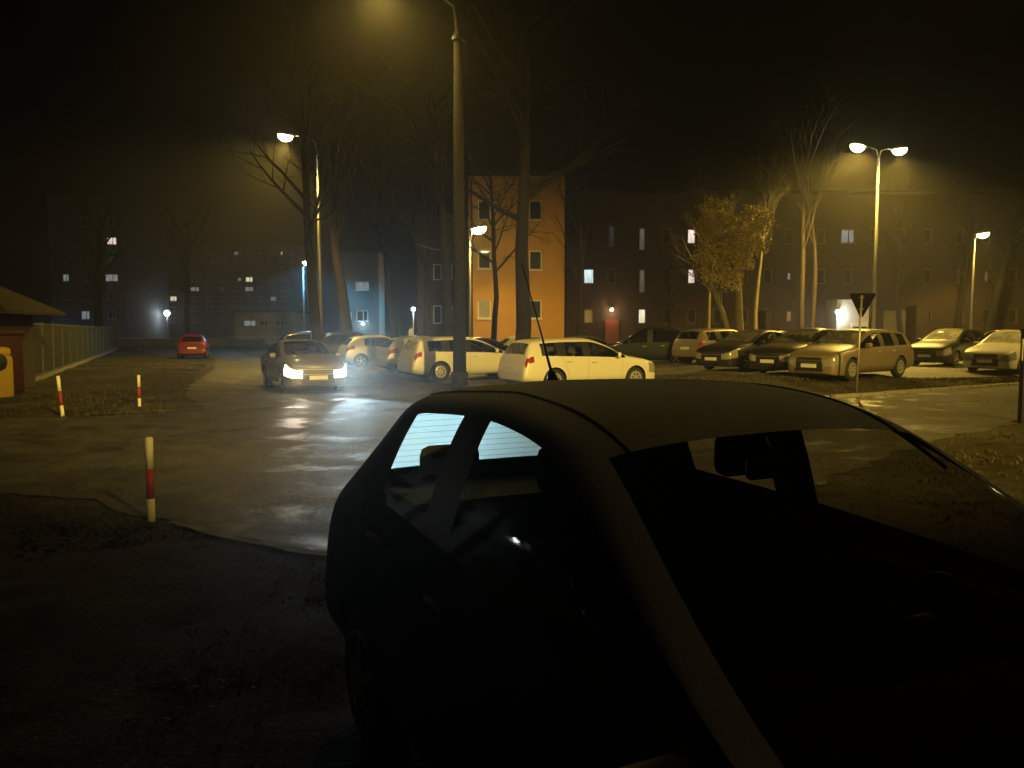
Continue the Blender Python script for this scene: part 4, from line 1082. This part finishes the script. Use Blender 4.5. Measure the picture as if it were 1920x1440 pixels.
place_car('sedan', 16.6, 37.6, 217, 'grey', 'grey saloon behind the black car with the frosted windscreen', frost='glass_frost')
place_car('sedan', 12.6, 38.5, 35, 'dark', 'dark saloon deep in the car park below the double lamp')

# the moving car
mc, mb = build_car('moving_car', SPECS['sedan']); phi = -64
mc.location = (-6.2, 23.7, gz(-6, 23.7)); mc.rotation_euler = (0, 0, R(phi)); tag(mc, 'silver saloon driving along the road with blazing headlights', 'car')
heads = []
for ch in mc.children:
    n = ch.name.split('.')[0]
    if n in ('body', 'wing_mirror'): ch.material_slots[0].material = P_['pewter']
    if n == 'headlight':
        c = sum((v.co for v in ch.data.vertices), Vector()) / len(ch.data.vertices); ch.material_slots[0].material = M['head_on'] if c.y > 0 else M['head_warm']; heads.append(c)
for s, P, colr in ((1, HEAD_W, XENON), (-1, HEAD_W * .15, (1, .86, .66))):
    ld = bpy.data.lights.new('headlight_beam', 'SPOT'); ld.energy = P; ld.color = colr; ld.spot_size = R(34); ld.spot_blend = .7; ld.shadow_soft_size = .05
    lo = bpy.data.objects.new('headlight_beam', ld); link(lo, mc); lo.location = (2.32, s * .62, .60); lo.rotation_euler = (R(90), 0, R(-90 - 3)); lo.rotation_euler.x = R(89.5)
# chrome grille frame
gp_ = surf_x(mb, 0, .575, 1)
for dz in (-.062, .062): MB().box((gp_.x + .008, 0, gp_.z + dz), (.03, .84, .018)).build('grille_bar', M['rim'], mc)

# ------------------------------------------------------------------ the near car (x = 0 at the windscreen header)
def near_spec():
    t = std_tags(4, 6, 8, 10, (), 12)
    for c in (3, 4): t[(0, c)] = HEAD; t[(1, c)] = HEAD
    for c in (5, 6): t[(13, c)] = TAIL
    for j in (6, 7): t[(-1, j)] = GRILLE
    for j in (2, 3): t[(-1, j)] = BLACK
    st = [(1.78, .26, .50, .54, .40, .56, .50, .52, .58, .46, .61, .38, .625, .64),
          (1.70, .19, .66, .72, .44, .73, .57, .70, .66, .62, .69, .52, .71, .73),
          (1.48, .17, .76, .80, .48, .80, .68, .77, .76, .69, .79, .58, .81, .83),
          (1.15, .17, .78, .82, .50, .82, .75, .79, .83, .74, .85, .66, .86, .88),
          (.84, .17, .78, .825, .50, .83, .81, .795, .89, .785, .875, .755, .84, .89),
          (.36, .19, .76, .83, .50, .83, .85, .79, .95, .745, 1.085, .70, 1.115, 1.165),
          (-.10, .19, .74, .83, .50, .83, .88, .79, .985, .65, 1.38, .58, 1.42, 1.455),
          (-.40, .19, .74, .83, .50, .83, .90, .785, 1.005, .63, 1.435, .557, 1.48, 1.515),
          (-.66, .19, .74, .83, .50, .83, .91, .785, 1.02, .625, 1.45, .552, 1.495, 1.53),
          (-.76, .19, .74, .83, .50, .83, .915, .785, 1.025, .623, 1.45, .551, 1.495, 1.53),
          (-1.44, .20, .74, .83, .50, .83, .95, .77, 1.045, .60, 1.395, .535, 1.455, 1.49),
          (-1.62, .22, .73, .83, .50, .825, .955, .76, 1.055, .59, 1.345, .528, 1.42, 1.455),
          (-1.74, .23, .72, .83, .50, .82, .95, .755, 1.05, .59, 1.295, .53, 1.375, 1.41),
          (-2.04, .25, .71, .825, .48, .81, .91, .75, .985, .67, 1.00, .58, 1.01, 1.02),
          (-2.10, .27, .70, .82, .46, .80, .74, .75, .83, .67, .86, .56, .87, .88),
          (-2.17, .29, .68, .80, .44, .78, .56, .73, .62, .65, .64, .53, .65, .655),
          (-2.18, .33, .60, .72, .42, .71, .52, .66, .57, .60, .585, .48, .59, .595)]
    return dict(st=st, tags=t, axles=(1.08, -1.50), wr=.29, hw=.83, level=3, seams=[[(.50, .92), (.48, .6), (.46, .28)], [(-.75, 1.0), (-.76, .6), (-.77, .28)], [(-1.52, 1.03), (-1.40, .85), (-1.20, .55), (-1.10, .28)], [(.46, .28), (-.4, .265), (-1.10, .28)]],
                handles=((-.58, .88), (-1.22, .93)), black_handles=True, mirror=(.64, .90), plate=(.40, .62), seat=(-.22, -1.09), hr=.12, hry=.44)
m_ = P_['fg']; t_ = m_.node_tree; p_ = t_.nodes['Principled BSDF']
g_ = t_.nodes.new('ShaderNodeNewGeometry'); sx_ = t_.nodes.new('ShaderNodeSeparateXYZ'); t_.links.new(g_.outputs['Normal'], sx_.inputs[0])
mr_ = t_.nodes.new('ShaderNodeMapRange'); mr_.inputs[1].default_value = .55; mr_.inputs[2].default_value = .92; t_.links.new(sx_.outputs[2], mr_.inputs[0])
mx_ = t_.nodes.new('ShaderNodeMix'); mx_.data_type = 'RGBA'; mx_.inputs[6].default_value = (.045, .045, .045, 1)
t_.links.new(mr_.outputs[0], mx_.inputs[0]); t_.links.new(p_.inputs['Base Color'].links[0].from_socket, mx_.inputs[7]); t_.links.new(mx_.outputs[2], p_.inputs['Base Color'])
YAW = .46
nc, nb_ = build_car('near_car', near_spec())
nc.location = (.78, 2.20, .0); nc.rotation_euler = (0, 0, YAW - math.pi / 2)
tag(nc, 'grey hatchback parked right before the viewer with fogged rear window and roof aerial', 'car')
for ch in nc.children:
    n = ch.name.split('.')[0]
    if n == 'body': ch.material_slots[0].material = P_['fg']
    if n == 'wing_mirror': ch.material_slots[0].material = M['trim']
    if n == 'rear_window': ch.material_slots[0].material = M['glass_fog']
    if n == 'side_window': ch.material_slots[0].material = M['glass_clear']
    if n == 'windshield': ch.material_slots[0].material = M['glass']
# aerial, dashboard, steering wheel, mirror, shelf, gutter strips
az = nb_.ray_cast(Vector((-1.36, 0, 3)), Vector((0, 0, -1)))[0]
an = MB().tube([az + Vector((0, 0, -.01)), az + Vector((-.02, 0, .035))], [.028, .016], 12).build('antenna', M['trim'], nc, True)
MB().tube([az + Vector((-.015, 0, .03)), az + Vector((-.10, 0, .18)), az + Vector((-.30, 0, .52))], [.007, .0045, .0022], 8).build('antenna_rod', M['trim'], an, True)
bobj('dashboard', rbox((.50, 0, .73), (.42, 1.34, .24), .09, 3), mat('dashboard_plastic', (.008, .008, .008), .9, spec=.1), nc, True)
sw = MB(); 
for k in range(1): sw.tube([(.12 + .06 * math.cos(a), .34 + .17 * math.sin(a), .86 + .16 * math.cos(a)) for a in [2 * math.pi * i / 28 for i in range(29)]], .014, 8, cap=False)
swo = sw.build('steering_wheel', M['trim'], nc, True); bobj('hub', rbox((.15, .34, .85), (.05, .12, .10), .02, 2), M['trim'], swo, True)
mo = bobj('rear_view_mirror', rbox((-.07, 0, 1.315), (.03, .21, .065), .014, 2), M['trim'], nc, True)
MB().tube([(-.06, 0, 1.34), (-.10, 0, 1.40)], .009, 8).build('stem', M['trim'], mo, True)
bobj('hanging_tag', rbox((-.06, .03, 1.20), (.012, .05, .09), .004, 1), mat('blue_card', (.05, .12, .3), .6), mo); MB().tube([(-.065, .02, 1.29), (-.06, .03, 1.24)], .0015, 5).build('string', M['post_white'], mo)
bobj('parcel_shelf', rbox((-1.72, 0, .965), (.46, 1.16, .03), .01, 1), M['trim'], nc)
for s in (-1, 1):
    bobj('door_card', rbox((-.5, s * .735, .66), (1.9, .05, .52), .02, 1), M['trim'], nc)
    gp = []
    for x in [(.10 - 1.6 * i / 24) for i in range(25)]:
        h = nb_.ray_cast(Vector((x, s * .50, 3)), Vector((0, 0, -1)))
        if h[0]: gp.append(h[0] + Vector((0, 0, .001)))
    MB().tube(gp, .006, 6).build('roof_gutter', M['trim'], nc, True)
st_o = bobj('sticker', rbox((0, 0, 0), (.075, .003, .05), .001, 1), mat('yellow_sticker', (.6, .45, .08), .5), nc)
hp = surf_y(nb_, -1.36, 1.10, -1); st_o.location = hp + Vector((0, .010, 0)); st_o.rotation_euler = (R(-24), 0, 0)

# ------------------------------------------------------------------ haze
hz = mobj('haze', [(x, y, z) for z in (-1.2, 31) for x, y in ((-325, -40), (325, -40), (325, 325), (-325, 325))], [(0, 3, 2, 1), (4, 5, 6, 7), (0, 1, 5, 4), (1, 2, 6, 5), (2, 3, 7, 6), (3, 0, 4, 7)])
hm_ = bpy.data.materials.new('haze'); hm_.use_nodes = True; t = hm_.node_tree; t.nodes.remove(t.nodes['Principled BSDF'])
pv = t.nodes.new('ShaderNodeVolumePrincipled'); pv.inputs['Color'].default_value = (.92, .92, .92, 1); pv.inputs['Density'].default_value = .0027; pv.inputs['Anisotropy'].default_value = .82
t.links.new(pv.outputs[0], t.nodes['Material Output'].inputs['Volume']); hz.data.materials.append(hm_); tag(hz, 'thin night mist over the whole car park', 'haze', kind='stuff')
